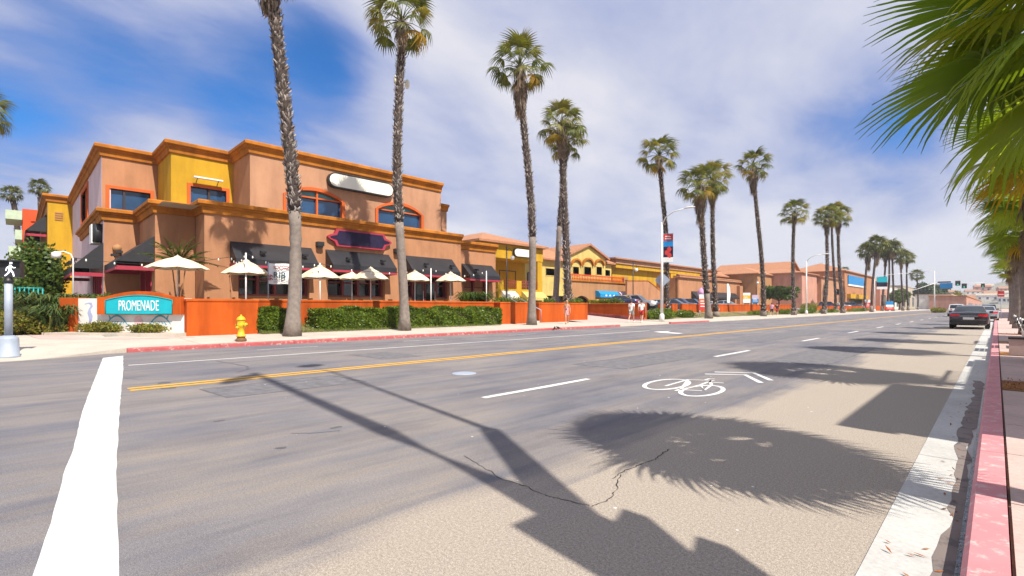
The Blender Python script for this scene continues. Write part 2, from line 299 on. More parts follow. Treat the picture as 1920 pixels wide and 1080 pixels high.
# ------------------------------------------------------------------ mesh helpers
class MB:
    def __init__(s): s.v = []; s.f = []; s.m = []; s.s = []; s.mi = 0; s.sm = False; s.T = None
    def add(s, vs, fs):
        o = len(s.v)
        s.v += [tuple(s.T(*p)) for p in vs] if s.T else [tuple(p) for p in vs]
        for f in fs: s.f.append([o + i for i in f]); s.m.append(s.mi); s.s.append(s.sm)
    def box(s, x0, y0, z0, x1, y1, z1):
        s.add([(x0, y0, z0), (x1, y0, z0), (x1, y1, z0), (x0, y1, z0), (x0, y0, z1), (x1, y0, z1), (x1, y1, z1), (x0, y1, z1)],
              [(3, 2, 1, 0), (4, 5, 6, 7), (0, 1, 5, 4), (1, 2, 6, 5), (2, 3, 7, 6), (3, 0, 4, 7)]); return s
    def rings(s, rs, cap0=True, cap1=True, closed=True):
        n = len(rs[0]); vs = [p for r in rs for p in r]; fs = []
        for i in range(len(rs) - 1):
            for j in range(n if closed else n - 1):
                k = (j + 1) % n; fs.append((i * n + j, i * n + k, (i + 1) * n + k, (i + 1) * n + j))
        if cap0: fs.append(tuple(range(n - 1, -1, -1)))
        if cap1: fs.append(tuple((len(rs) - 1) * n + j for j in range(n)))
        s.add(vs, fs); return s
    def tube(s, pts, r, n=8, cap=True):
        pts = [Vector(p) for p in pts]; rr = r if isinstance(r, (list, tuple)) else [r] * len(pts)
        rs = []; up = Vector((0, 0, 1))
        for i, p in enumerate(pts):
            t = (pts[min(i + 1, len(pts) - 1)] - pts[max(i - 1, 0)])
            if t.length < 1e-9: t = Vector((0, 0, 1))
            t.normalize(); a = t.cross(up)
            if a.length < 1e-3: a = t.cross(Vector((0, 1, 0)))
            a.normalize(); b = t.cross(a)
            rs.append([p + (a * math.cos(2 * math.pi * k / n) + b * math.sin(2 * math.pi * k / n)) * rr[i] for k in range(n)])
        o = s.sm; s.sm = True; s.rings(rs, cap, cap); s.sm = o; return s
    def lathe(s, c, prof, n=16):
        rs = [[(c[0] + r * math.cos(2 * math.pi * k / n), c[1] + r * math.sin(2 * math.pi * k / n), c[2] + z) for k in range(n)] for r, z in prof]
        o = s.sm; s.sm = True; s.rings(rs); s.sm = o; return s
    def prism(s, poly, fn):       # poly: 2-D outline; fn(a, b, d) -> point, d = 0 back, 1 front
        n = len(poly); s.add([fn(a, b, 0) for a, b in poly] + [fn(a, b, 1) for a, b in poly],
              [tuple(range(n - 1, -1, -1)), tuple(range(n, 2 * n))] + [(i, (i + 1) % n, n + (i + 1) % n, n + i) for i in range(n)]); return s
    def flat(s, poly, z): s.add([(x, y, z) for x, y in poly], [tuple(range(len(poly)))]); return s
    def strip(s, pts, w, z):      # flat ribbon on the ground along a polyline
        n = len(pts); vs = []
        for i, p in enumerate(pts):
            a, b = pts[max(i - 1, 0)], pts[min(i + 1, n - 1)]; dx, dy = b[0] - a[0], b[1] - a[1]; l = math.hypot(dx, dy) or 1
            ww = w[i] if isinstance(w, list) else w; nx, ny = -dy / l * ww / 2, dx / l * ww / 2
            vs += [(p[0] + nx, p[1] + ny, z), (p[0] - nx, p[1] - ny, z)]
        s.add(vs, [(2 * i, 2 * i + 1, 2 * i + 3, 2 * i + 2) for i in range(n - 1)]); return s
    def leaf(s, c, d, n, l, w):   # one pointed leaf
        d = d.normalized(); sd = d.cross(n)
        if sd.length < 1e-4: sd = d.cross(Vector((.3, .8, .5)))
        sd = sd.normalized() * w
        s.add([c, c + d * l * .5 + sd, c + d * l, c + d * l * .5 - sd], [(0, 1, 2, 3)])
    def mesh(s, name, mats):
        me = bpy.data.meshes.new(name); me.from_pydata(s.v, [], s.f)
        for m in (mats if isinstance(mats, (list, tuple)) else [mats]): me.materials.append(m)
        me.polygons.foreach_set('material_index', s.m); me.polygons.foreach_set('use_smooth', s.s); me.update(); return me
    def build(s, name, mats, parent=None, kind=None, label=None): return link(name, s.mesh(name, mats), parent, kind, label)
def link(name, me, parent=None, kind=None, label=None):
    o = bpy.data.objects.new(name, me); col.objects.link(o)
    if parent: o.parent = parent
    if kind: o['kind'] = kind
    if label: o['label'] = label
    return o
def thing(name, label, cat, loc=(0, 0, 0), rz=0, group=None, me=None):
    o = bpy.data.objects.new(name, me); col.objects.link(o); o.location = loc; o.rotation_euler = (0, 0, rz)
    o['label'] = label; o['category'] = cat
    if group: o['group'] = group
    return o
def dup(root, loc=None, rz=None, label=None):
    def cp(o, par):
        c = o.copy(); col.objects.link(c); c.parent = par
        for ch in o.children: cp(ch, c)
        return c
    r = cp(root, None)
    if loc is not None: r.location = loc
    if rz is not None: r.rotation_euler = (0, 0, rz)
    if label: r['label'] = label
    return r
def struct(name, mb, mats): return mb.build(name, mats, None, 'structure')
class Fr:                         # a wall's own axes: s along it, t outwards, z up
    def __init__(f, x, y, dx, dy, nx, ny): f.o = (x, y); f.d = (dx, dy); f.n = (nx, ny)
    def P(f, s, t, z): return (f.o[0] + f.d[0] * s + f.n[0] * t, f.o[1] + f.d[1] * s + f.n[1] * t, z)
def front(X): return Fr(X, 0, 0, 1, 1, 0)        # faces the street; s is the distance down the street
def side(Y): return Fr(0, Y, 1, 0, 0, -1)        # faces the cross street; s is x
def fbox(mb, fr, s0, s1, t0, t1, z0, z1):
    o = mb.T; mb.T = fr.P; mb.box(s0, min(t0, t1), z0, s1, max(t0, t1), z1); mb.T = o
def arch_poly(s0, s1, z0, zs, zt, n=10):
    p = [(s0, z0), (s1, z0)]
    for i in range(n + 1):
        a = i / n; p.append((s1 + (s0 - s1) * a, zs + (zt - zs) * math.sin(math.pi * a) ** .8 if 0 < a < 1 else zs))
    return p
def wall(fr, s0, s1, z0, z1, holes, mat, parent, depth=0.22, name='wall'):
    """front skin with real openings: holes = (s0, s1, z0, zspring, ztop)"""
    mb = MB(); mb.T = fr.P
    ss = sorted({s0, s1} | {h[0] for h in holes} | {h[1] for h in holes}); zs = sorted({z0, z1} | {h[2] for h in holes} | {h[4] for h in holes})
    inside = lambda a, b: any(h[0] < a < h[1] and h[2] < b < h[4] for h in holes)
    for a, b in zip(ss, ss[1:]):
        for c, d in zip(zs, zs[1:]):
            if not inside((a + b) / 2, (c + d) / 2): mb.add([(a, 0, c), (b, 0, c), (b, 0, d), (a, 0, d)], [(0, 1, 2, 3)])
    for h in holes:
        arc = arch_poly(h[0], h[1], h[2], h[3], h[4]) if h[4] > h[3] else [(h[0], h[2]), (h[1], h[2]), (h[1], h[4]), (h[0], h[4])]
        n = len(arc)
        mb.add([(a, 0, b) for a, b in arc] + [(a, -depth, b) for a, b in arc], [(i, (i + 1) % n, n + (i + 1) % n, n + i) for i in range(n)])
        if h[4] > h[3]:
            top = arc[2:]
            for p, q in zip(top, top[1:]): mb.add([(p[0], 0, p[1]), (q[0], 0, q[1]), (q[0], 0, h[4]), (p[0], 0, h[4])], [(0, 1, 2, 3)])
    # thickness behind the skin
    mb.add([(s0, 0, z0), (s1, 0, z0), (s1, 0, z1), (s0, 0, z1), (s0, -.4, z0), (s1, -.4, z0), (s1, -.4, z1), (s0, -.4, z1)],
           [(0, 4, 7, 3), (1, 2, 6, 5), (3, 7, 6, 2), (0, 1, 5, 4)])
    return mb.build(name, mat, parent)
def window(fr, h, parent, frame_m, glass_m, fw=.12, proud=.06, mull=(), name='window', depth=.15, bar_m=None, trans=(), teal=None):
    """frame ring on the wall, glazing set back, mullions; the frame is the part, pane and mullions its sub-parts"""
    s0, s1, z0, zs, zt = h
    outer = arch_poly(s0 - fw, s1 + fw, z0 - fw, zs + (0 if zt > zs else fw), zt + fw) if zt > zs else [(s0 - fw, z0 - fw), (s1 + fw, z0 - fw), (s1 + fw, zt + fw), (s0 - fw, zt + fw)]
    inner = arch_poly(s0 + .001, s1 - .001, z0, zs, zt) if zt > zs else [(s0, z0), (s1, z0), (s1, zt), (s0, zt)]
    mb = MB(); mb.T = fr.P; n = len(outer)
    vs = [(a, proud, b) for a, b in outer] + [(a, proud, b) for a, b in inner] + [(a, .0, b) for a, b in outer] + [(a, -depth, b) for a, b in inner]
    fs = []
    for i in range(n):
        k = (i + 1) % n; fs += [(i, k, n + k, n + i), (i, 2 * n + i, 2 * n + k, k), (n + i, n + k, 3 * n + k, 3 * n + i)]
    mb.add(vs, fs); w = mb.build(name, frame_m, parent)
    p = MB(); p.T = fr.P; pl = arch_poly(s0, s1, z0, zs, zt) if zt > zs else inner
    p.prism(pl, lambda a, b, d: (a, -depth - .05 + .04 * d, b)); p.build('pane', glass_m, w)
    for a in mull:
        q = MB(); fbox(q, fr, a - .05, a + .05, -depth - .02, -.02, z0, zt - .02 if zt > zs else zt); q.build('mullion', bar_m or frame_m, w)
    for b in trans:
        q = MB(); fbox(q, fr, s0, s1, -depth - .02, -.04, b - .04, b + .04); q.build('transom', bar_m or frame_m, w)
    if teal:
        q = MB(); q.T = fr.P; pl = arch_poly(s0 + .03, s1 - .03, zs + teal, zs + teal + .001, zt - .03); q.prism(pl, lambda a, b, d: (a, -depth + .002 + .02 * d, b)); q.build('fanlight', TEALGL, w)
    return w
def cornice(path, ztop, mat, parent, h=.62, out=.36, name='cornice'):
    """stepped moulding following a wall-top polyline [(x, y)...]; outward is to the right of travel"""
    prof = [(0, -h), (.10, -h), (.14, -h * .55), (out * .62, -h * .5), (out * .7, -h * .36), (out, -h * .32), (out, -.05), (out - .04, 0), (-.35, 0), (-.35, -h)]
    n = len(path); rs = []
    for i, p in enumerate(path):
        def nrm(a, b): dx, dy = b[0] - a[0], b[1] - a[1]; l = math.hypot(dx, dy); return Vector((dy / l, -dx / l))
        if i == 0: m = nrm(path[0], path[1])
        elif i == n - 1: m = nrm(path[-2], path[-1])
        else:
            a, b = nrm(path[i - 1], p), nrm(p, path[i + 1]); m = (a + b) / (1 + a.dot(b))
        rs.append([(p[0] + m.x * t, p[1] + m.y * t, ztop + z) for t, z in prof])
    mb = MB(); mb.rings(rs); return mb.build(name, mat, parent)
def text_mesh(txt, size, ext, mat, xs=1.0):
    cu = bpy.data.curves.new('lettering', 'FONT'); cu.body = txt; cu.size = size; cu.extrude = ext; cu.align_x = 'CENTER'; cu.align_y = 'CENTER'; cu.resolution_u = 3
    o = bpy.data.objects.new('lettering', cu); col.objects.link(o)
    dg = bpy.context.evaluated_depsgraph_get(); me = bpy.data.meshes.new_from_object(o.evaluated_get(dg)); bpy.data.objects.remove(o)
    for v in me.vertices: v.co.x *= xs
    me.materials.clear(); me.materials.append(mat); return me
def letters(txt, fr, s, t, z, size, mat, parent, xs=1.0, flip=False, rot=0, name='lettering'):
    me = text_mesh(txt, size, .012, mat, xs)
    d = Vector((fr.d[0], fr.d[1], 0)) * (-1 if flip else 1); n = Vector((fr.n[0], fr.n[1], 0)); up = Vector((0, 0, 1))
    if rot: d, up = d * math.cos(rot) + up * math.sin(rot), up * math.cos(rot) - d * math.sin(rot)
    P = fr.P(s, t, z)
    for v in me.vertices:
        c = v.co.copy(); v.co = Vector(P) + d * c.x + up * c.y + n * c.z
    return link(name, me, parent)
# ================================================================== SETTING: ground, road, kerbs, markings
def rect(x0, y0, x1, y1): return [(x0, y0), (x1, y0), (x1, y1), (x0, y1)]
mb = MB(); mb.flat(rect(-1500, -400, 1500, 2600), -0.03); struct('ground', mb, DIRTGR)
KL = -18.8                                   # face of the kerb on the far side
mb = MB(); mb.flat(rect(KL, -40, -0.5, 900), 0.0); mb.flat(rect(-90, -40, KL, -3.2), 0.0); struct('road', mb, ASPH)
mb = MB()
for y0 in range(-12, 120, 6): mb.box(-0.52, y0 + .006, -.1, -0.135, y0 + 5.994, 0.006)
mb.box(-0.52, 120, -.1, -0.135, 600, 0.006); struct('gutter', mb, CONC2)
rng = random.Random(4)
mb = MB(); pts = []; w = []
for i in range(60):
    y = 1.5 + i * .19; pts.append((-0.195 - .035 * math.sin(y * 1.1) - .012 * math.sin(y * 7) - rng.uniform(0, .025), y)); w.append(.11 + .05 * math.sin(y * .7 + 1) + rng.uniform(0, .05))
mb.strip(pts, w, .0085); mb.build('damp_stain', DAMP, None, 'structure')
mb = MB(); mb.strip([(-0.145, 1.5 + i * .4) for i in range(26)], .022, .0115); mb.build('gutter_water', PUDDLE, None, 'structure')
# right kerb (faded red) in poured lengths, then the walk behind it
kerb = thing('kerb', 'faded red kerb', 'kerb'); del kerb['label'], kerb['category']; kerb['kind'] = 'structure'
kp = MB(); kp.rings([[(-0.135, y, -.05), (-0.125, y, .10), (-0.10, y, .128), (0.05, y, .135), (0.05, y, -.05)] for y in (.004, 2.996)])
km = kp.mesh('kerb_stone', PPINK)
for i in range(-4, 40): k = link('kerb_stone', km, kerb); k.location = (0, i * 3, 0)
mb = MB(); mb.box(-0.13, 120, -.05, 0.05, 600, .13); mb.build('kerb_stone', CONC, kerb)
WELLS = [(0.06, 1.7, 1.1, 3.25), (0.06, 10.8, 1.1, 12.2), (0.06, 18.2, 1.1, 19.6), (0.06, 24.1, 1.1, 25.5), (0.06, 31.8, 1.1, 33.2)]
walk = bpy.data.objects.new('sidewalk', None); col.objects.link(walk); walk['kind'] = 'structure'
mb = MB(); mb.box(.056, -12, -.05, 4.5, 200, .112); mb.build('sidewalk_bed', SOIL, walk)
sm = MB(); sm.box(.008, .008, 0, 1.042, 1.492, .026)
s1 = sm.mesh('slab', PINKCONC)
sm = MB(); sm.box(.008, .008, 0, 1.692, 1.492, .026); s2 = sm.mesh('slab', PINKCONC)
for i in range(-6, 40):
    y = i * 1.5
    if not any(a[1] - .6 < y + .75 < a[3] + .3 for a in WELLS): o = link('slab', s1, walk); o.location = (.06, y, .11)
    for k in range(2): o = link('slab', s2, walk); o.location = (1.11 + 1.7 * k, y, .11)
for (x0, y0, x1, y1) in WELLS:      # infill round each tree well
    yy0 = math.floor((y0 - .05) / 1.5) * 1.5
mb = MB(); mb.box(.06, 60, .1, 4.5, 400, .13); mb.build('slab', PINKCONC, walk)
rng = random.Random(8)
mu = MB()
for (x0, y0, x1, y1) in WELLS:
    mu.box(x0 + .01, y0, .05, x1 - .03, y1, .118)
    for _ in range(900 if y0 < 13 else 150):
        c = Vector((rng.uniform(x0 + .02, x1 - .05), rng.uniform(y0, y1), rng.uniform(.118, .14))); d = Vector((rng.uniform(-1, 1), rng.uniform(-1, 1), rng.uniform(-.3, .3)))
        mu.leaf(c, d, Vector((0, 0, 1)), rng.uniform(.03, .08), .009)
mu.build('bark_mulch', MULCH, None, 'stuff')
# far side: red kerb, sidewalk falling to it, with its slabs
fk = bpy.data.objects.new('kerb_far', None); col.objects.link(fk); fk['kind'] = 'structure'; fk.name = 'kerb'
kp = MB(); kp.rings([[(KL, y, -.05), (KL - .01, y, .10), (KL - .03, y, .13), (KL - .17, y, .135), (KL - .17, y, -.05)] for y in (.005, 2.495)])
kr, kc = kp.mesh('kerb_stone', PRED), None
kp2 = MB(); kp2.rings([[(KL, y, -.05), (KL - .01, y, .10), (KL - .03, y, .13), (KL - .17, y, .135), (KL - .17, y, -.05)] for y in (.005, 2.495)]); kc = kp2.mesh('kerb_stone', CONC)
for i in range(0, 60):
    y = 2.4 + i * 2.5
    if 29.5 < y < 37: continue
    o = link('kerb_stone', kr if y < 43 else kc, fk); o.location = (0, y, 0)
mb = MB(); mb.box(KL - .17, 152, -.05, KL, 700, .13); mb.build('kerb_stone', CONC, fk)
fwk = bpy.data.objects.new('sidewalk', None); col.objects.link(fwk); fwk['kind'] = 'structure'
def zs_(x): return .135 + (KL - .17 - x) * .022         # sidewalk height rising away from the kerb
mb = MB(); xa, xb = KL - .17, -24.6
mb.rings([[(xa, y, -.06), (xa, y, zs_(xa) - .03), (xb, y, zs_(xb) - .03), (xb, y, -.06)] for y in (2.4, 700)]); mb.build('sidewalk_bed', CONC, fwk)
sl = MB(); sl.rings([[(xa - .01, y, zs_(xa) - .028), (xa - .01, y, zs_(xa)), (xa - 1.99, y, zs_(xa - 2)), (xa - 1.99, y, zs_(xa - 2) - .028)] for y in (.01, 1.99)]); sl = sl.mesh('slab', CONC)
for i in range(0, 62):
    for k in range(2):
        y = 2.4 + i * 2
        if 29.6 < y < 37: continue
        o = link('slab', sl, fwk); o.location = (-2 * k, y, -.022 * -2 * k)
# corner apron with its ramp down to the crossing
def zap(x, y):
    t = min(1, max(0, (KL + .9 - x) / 2.4)); t = t * t * (3 - 2 * t); q = min(1, max(0, (y - .6) / 1.8)); full = zs_(max(min(x, KL - .17), -24.6))
    return .012 + (full - .012) * max(t, q)
mb = MB(); rows = []
for j in range(13):
    y = -3.2 + 5.61 * j / 12; xe = KL + .9 if y < -.4 else KL + .9 - 1.06 * min(1, (y + .4) / 2.6) ** 1.5
    xs = [xe - .001] + [xe - .35 * k for k in range(0, 18)] + [-30, -50, -75]
    rows.append([(x, y, zap(x, y) if k else -.05) for k, x in enumerate(xs)])
mb.rings(rows, False, False, False); struct('corner_apron', mb, CONC)
mb = MB(); pl = [(-24.2, 1.9), (-22.9, 3.2), (-22.6, 4.9), (-22.0, 4.9), (-22.6, 2.6), (-24.2, .6), (-28.5, .3), (-29.2, .9), (-27.4, 1.2)]
mb.add([(x, y, zs_(max(x, -24.6)) + .006) for x, y in pl], [tuple(range(len(pl)))]); struct('brick_apron', mb, PINKCONC)
# driveway ramp
mb = MB(); mb.add([(KL, 29.9, .004), (KL, 37.4, .004), (-23, 38, .25), (-34, 39.6, 1.0), (-34, 31, 1.0), (-23, 30.6, .25)], [(0, 1, 2, 5), (5, 2, 3, 4)]); struct('driveway', mb, PINKCONC)
# raised terrace (patio) and parking lot behind the walls
mb = MB(); mb.prism([(-60, 3.2), (-27.6, 3.2), (-25.2, 5.15), (-24.75, 5.2), (-24.75, 27.6), (-60, 27.6)], lambda p, q, d: (p, q, -.03 + .96 * d)); struct('patio', mb, CONC)
mb = MB(); mb.box(-130, 27.6, -.03, -33.9, 200, 1.0); mb.box(-33.9, 40.6, -.03, -25.6, 200, .9); mb.box(-33.9, 27.6, -.03, -27, 30.9, .9); struct('parking_lot', mb, LOTM)
mb = MB(); mb.add([(-22.8, y, zs_(-22.8) + .01) for y in (40.5, 130)] + [(-25.3, y, .75) for y in (130, 40.5)], [(0, 1, 2, 3)]); struct('planting_bank', mb, DIRTGR)
mb = MB(); mb.add([(-22.6, y, zs_(-22.6) + .012) for y in (7.4, 22)] + [(-24.5, y, .42) for y in (22, 7.4)], [(0, 1, 2, 3)]); struct('planting_strip', mb, DIRTGR)
mb = MB(); mb.add([(-27.2, 1.1, .19), (-28.4, .1, .2), (-60, -.6, .24), (-60, 3, 1.1), (-29.5, 2.6, .8), (-27.9, 1.6, .25)], [(0, 1, 2, 3, 4, 5)]); struct('planting_bed', mb, SOIL)
# ---- painted markings
mb = MB(); st = [(193, 671), (231, 667), (231, 690), (227, 735), (222, 800), (219, 870), (220, 960), (222, 1085), (60, 1085), (96, 980), (120, 890), (140, 830), (158, 760), (177, 712)]
sl2 = []
jr = random.Random(2); sg = [g(*p, .004) for p in st]
for p, q in zip(sg, sg[1:] + sg[:1]):
    n_ = max(1, int(math.hypot(q[0] - p[0], q[1] - p[1]) / .22)); sl2 += [(p[0] + (q[0] - p[0]) * k / n_ + jr.uniform(-.006, .006), p[1] + (q[1] - p[1]) * k / n_ + jr.uniform(-.006, .006)) for k in range(n_)]
mb.flat(sl2, .004); struct('stop_line', mb, PSTOP)
for x in (-10.29, -10.56):
    mb = MB(); mb.strip([(x + .012 * math.sin(y * .9), y) for y in [1.35 + i * 1.5 for i in range(40)] + [90, 150, 260]], .135, .004); struct('centre_line', mb, PYEL)
mb = MB(); mb.strip([(-14.75 + .014 * y, y) for y in (1.9, 5, 10, 18, 26)], .11, .004); struct('edge_line', mb, PWHITE)
for i in range(14):
    y = 5.05 + i * 8.7; mb = MB(); mb.strip([(-5.6, y), (-5.6, y + 1.4), (-5.62, y + 2.75)], [.12, .135, .12], .004); struct('lane_dash', mb, PWHITE)
for y in (5.5, 11, 17, 24): mb = MB(); mb.strip([(-17.0, y), (-17.0, y + 2.0)], .06, .004); struct('parking_tick', mb, PWHITE)
mb = MB(); mb.flat([g(*p) for p in ((1225, 622), (1258, 620.6), (1250, 622.6), (1281, 625), (1272, 626), (1240, 624))], .004); struct('turn_arrow', mb, PWHITE)
# bicycle symbol and chevrons
mb = MB()
def ell(cx, cy, rx, ry, n=28): return [g(cx + rx * math.cos(2 * math.pi * k / n) + ry * .25 * math.sin(2 * math.pi * k / n), cy + ry * math.sin(2 * math.pi * k / n) - rx * .085 * math.cos(2 * math.pi * k / n)) for k in range(n + 1)]
Z0 = .0042
mb.strip(ell(1250, 721, 42, 9), .075, Z0); mb.strip(ell(1316, 733, 40, 9.5), .075, Z0)
for a in ([(1248, 724), (1290, 712), (1340, 714)], [(1290, 713), (1276, 731), (1313, 722), (1335, 714)], [(1266, 733), (1278, 730)], [(1313, 722), (1321, 732), (1334, 722), (1331, 713)], [(1322, 712.5), (1330, 710.5), (1340, 711)], [(1326, 716.5), (1357, 718.6)], [(1276, 731), (1316, 733)]):
    mb.strip([g(*p) for p in a], .055, Z0 + .0006)
for i, a in enumerate(([(1322, 701.5), (1397, 703), (1427, 718)], [(1340, 697.7), (1413, 699.3), (1446, 713.5)])): mb.strip([g(*p) for p in a], .10, Z0)
struct('bicycle_marking', mb, PWHITE)
# cracks, sealed seams, ironwork
rng = random.Random(11)
def jag(pts, n, amp):
    out = []
    for a, b in zip(pts, pts[1:]):
        for i in range(n): t = i / n; out.append((a[0] + (b[0] - a[0]) * t + rng.uniform(-amp, amp), a[1] + (b[1] - a[1]) * t + rng.uniform(-amp, amp)))
    return out + [pts[-1]]
for px in ([(870, 855), (905, 876), (945, 900), (985, 912), (1020, 928), (1060, 938), (1105, 948)], [(1255, 842), (1242, 850), (1228, 862), (1195, 874), (1163, 886), (1148, 898)], [(1163, 890), (1155, 920), (1140, 938), (1110, 950)]):
    mb = MB(); p = jag([g(*q) for q in px], 6, .012); mb.strip(p, [rng.uniform(.003, .011) for _ in p], .003); struct('road_crack', mb, CRACK)
for px, ww in (([(232, 703), (262, 698), (330, 694)], .012), ([(232, 709), (262, 712), (330, 712)], .012), ([(405, 677), (436, 682), (463, 687), (466, 692), (445, 698)], .05), ([(545, 813), (590, 812), (640, 808)], .012), ([(620, 803), (641, 800)], .05), ([(518, 841), (537, 839)], .06), ([(400, 791), (422, 788)], .05)):
    mb = MB(); p = jag([g(*q) for q in px], 5, .01); mb.strip(p, ww, .0032); struct('tar_seam', mb, TARM)
for (x, y, r) in ((870, 700, .26), (316, 728, .11), (308, 718, .1)):
    c = g(x, y); mb = MB(); mb.lathe((c[0], c[1], 0), [(r, -.02), (r, .004), (r - .03, .007), (.01, .007)], 24); struct('manhole_cover', mb, TARM if x < 400 else GREYM)
mb = MB()
for _ in range(60):   # gum, chips and specks of litter
    c = (rng.uniform(-12, -.8), rng.uniform(1.5, 16)); r = rng.uniform(.005, .017)
    mb.flat([(c[0] + r * rng.uniform(.6, 1.3) * math.cos(a), c[1] + r * rng.uniform(.6, 1.6) * math.sin(a)) for a in [k * 1.047 for k in range(6)]], .0034)
mb.build('road_specks', PWHITE, None, 'stuff')
for k_, (x0, y0, x1, y1) in enumerate(((-9.6, 2.2, -8.4, 4.6), (-13.4, 6.8, -11.6, 8.1), (-7.3, 9.5, -5.9, 16), (-4.2, 13.5, -2.9, 20), (-8.2, 21, -6.6, 34))):      # old utility cuts, patched
    mb = MB(); jr = random.Random(k_); pl = [(x0, y0), (x1, y0 + .1), (x1 + .05, y1), (x0 - .04, y1 - .08)]; mb.flat([(x + jr.uniform(-.05, .05), y + jr.uniform(-.05, .05)) for x, y in pl], .0018); struct('road_patch', mb, PATCHM)
    mb = MB(); mb.strip(jag(pl + pl[:1], 8, .01), .022, .0026); struct('patch_seam', mb, TARM)
mb = MB()
for _ in range(170):      # dry leaf scraps blown into the gutter
    c_ = Vector((-.15 - abs(rng.gauss(0, .12)), rng.uniform(1.8, 24), .012)); mb.leaf(c_, Vector((rng.gauss(0, 1), rng.gauss(0, 1), .15)), Vector((0, 0, 1)), rng.uniform(.02, .07), .008)
mb.build('leaf_litter', MULCH, None, 'stuff')
# far hill, with its scatter of houses
mb = MB(); n = 60; rows = []
hr = random.Random(5)
for j in range(7):
    row = []
    for i in range(n):
        t = i / (n - 1); x = -520 + 900 * t; h = (38 + 14 * math.sin(t * 9 + 1) + 9 * math.sin(t * 21)) * math.sin(math.pi * min(1, max(0, (t - .18) / .82))) ** .7 if t > .18 else 0
        row.append((x, 760 + j * 60, -.02 + h * min(1, j / 3) * (1 if j < 5 else 1 - (j - 4) * .3) + hr.uniform(-1, 1) * min(j, 1)))
    rows.append(row)
mb.sm = True; mb.rings(rows, False, False, False); struct('hill', mb, HILLM)
for i in range(46):
    x = hr.uniform(-230, 260); j = hr.uniform(.3, 2.7); t = (x + 520) / 900; h = (38 + 14 * math.sin(t * 9 + 1) + 9 * math.sin(t * 21)) * math.sin(math.pi * (t - .18) / .82) ** .7
    y = 760 + j * 60; z = h * j / 3; w, d, hh = hr.uniform(9, 20), hr.uniform(8, 12), hr.uniform(5, 9)
    o = thing('hillside_house', 'tiny pale house among many on the far hazy hill', 'house', (x, y, z - 2), hr.uniform(-.4, .4), 'houses on the far hill')
    mb = MB(); mb.box(-w / 2, -d / 2, 0, w / 2, d / 2, hh); mb.build('wall', hr.choice([WHITEST, BEIGE, PINKST, WHITEST]), o)
    mb = MB(); mb.add([(-w / 2 - .5, -d / 2 - .5, hh), (w / 2 + .5, -d / 2 - .5, hh), (w / 2 + .5, d / 2 + .5, hh), (-w / 2 - .5, d / 2 + .5, hh), (-w / 2, 0, hh + 2.5), (w / 2, 0, hh + 2.5)], [(0, 1, 5, 4), (1, 2, 5), (2, 3, 4, 5), (3, 0, 4)]); mb.build('roof', hr.choice([TILE, BEIGE]), o)
    for k in range(3): mb = MB(); mb.box(-w / 3 + k * w / 3 - 1, -d / 2 - .08, hh * .4, -w / 3 + k * w / 3 + 1, -d / 2 + .02, hh * .75); mb.build('window', GLASSD, o)
# ================================================================== MAIN BUILDING
MBL = thing('restaurant_building', 'two storey terracotta and mustard stucco building with orange cornices and black awnings', 'building', (0, 0, 0))
# upper storey (set back)
u0, u1, u2, u3 = -35.95, -32.45, -29.45, -29.75
ZT = 10.55
wa = (3.78, 5.68, 7.0, 8.15, 8.15); wb = (6.98, 8.78, 7.0, 8.22, 8.22)
a1 = (11.12, 14.5, 6.65, 7.98, 8.42); a2 = (17.05, 20.5, 6.6, 7.95, 8.42)
wall(front(u0), 3.45, 6.05, 6.0, ZT - .05, [wa], TERRA, MBL)
wall(side(6.055), u0 + .01, u1 - .004, 6.0, ZT - .05, [], YELLOW, MBL)
wall(front(u1), 6.06, 9.15, 6.0, ZT - .05, [wb], YELLOW, MBL)
wall(side(9.155), u1 + .01, u2 - .004, 6.0, ZT - .05, [], TERRA, MBL)
wall(front(u2), 9.16, 22.3, 6.0, ZT - .05, [a1, a2], TERRA2, MBL)
wall(front(u3 - .3), 22.3, 23.3, 6.0, 9.15, [], TERRA2, MBL)
sw = (-47.4, -43.2, 7.4, 9.5, 9.5)
wall(side(3.445), -58, u0 - .004, .3, ZT - .05, [sw], GRAZELIT, MBL, .5)
cornice([(-58, 3.45), (u0, 3.45), (u0, 6.06), (u1, 6.06), (u1, 9.16), (u2, 9.16), (u2, 22.3)], ZT, TRIM, MBL)
cornice([(u3 - .3, 22.3), (u3 - .3, 23.35)], 9.2, TRIM, MBL, .5, .3)
mb = MB(); mb.box(-58, 22.28, .3, u2 - .02, 22.3, ZT - .1); mb.box(-58, 3.8, 6.5, u0 - .45, 22.2, ZT - .5); mb.box(-45, 22.3, .9, u3 - .75, 23.28, 9.1); mb.box(-58, 23.3, .9, -29.2, 27.3, 6.2)
mb.box(-58, 3.9, .93, -35.1, 22.2, 6.45); mb.box(u0 - .4, 6.5, 6.4, u1 - .45, 22.2, ZT - .4); mb.box(u1 - .4, 9.6, 6.4, u2 - .45, 22.2, ZT - .4); mb.build('rear_wall', TERRA, MBL)
window(front(u0), wa, MBL, ORANGEF, GLASS, .17, .07, (4.45,), bar_m=DARKFR)
window(front(u1), wb, MBL, ORANGEF, GLASS, .17, .07, (7.9,), bar_m=DARKFR)
window(front(u2), a1, MBL, ORANGEF, GLASS, .2, .09, (12.95,), trans=(8.0,), teal=.06, depth=.2)
window(front(u2), a2, MBL, ORANGEF, GLASS, .2, .09, (18.95,), trans=(7.97,), teal=.06, depth=.2)
window(side(3.445), sw, MBL, ORANGEF, GLASS, .25, .07, (-45.3,), depth=.5)
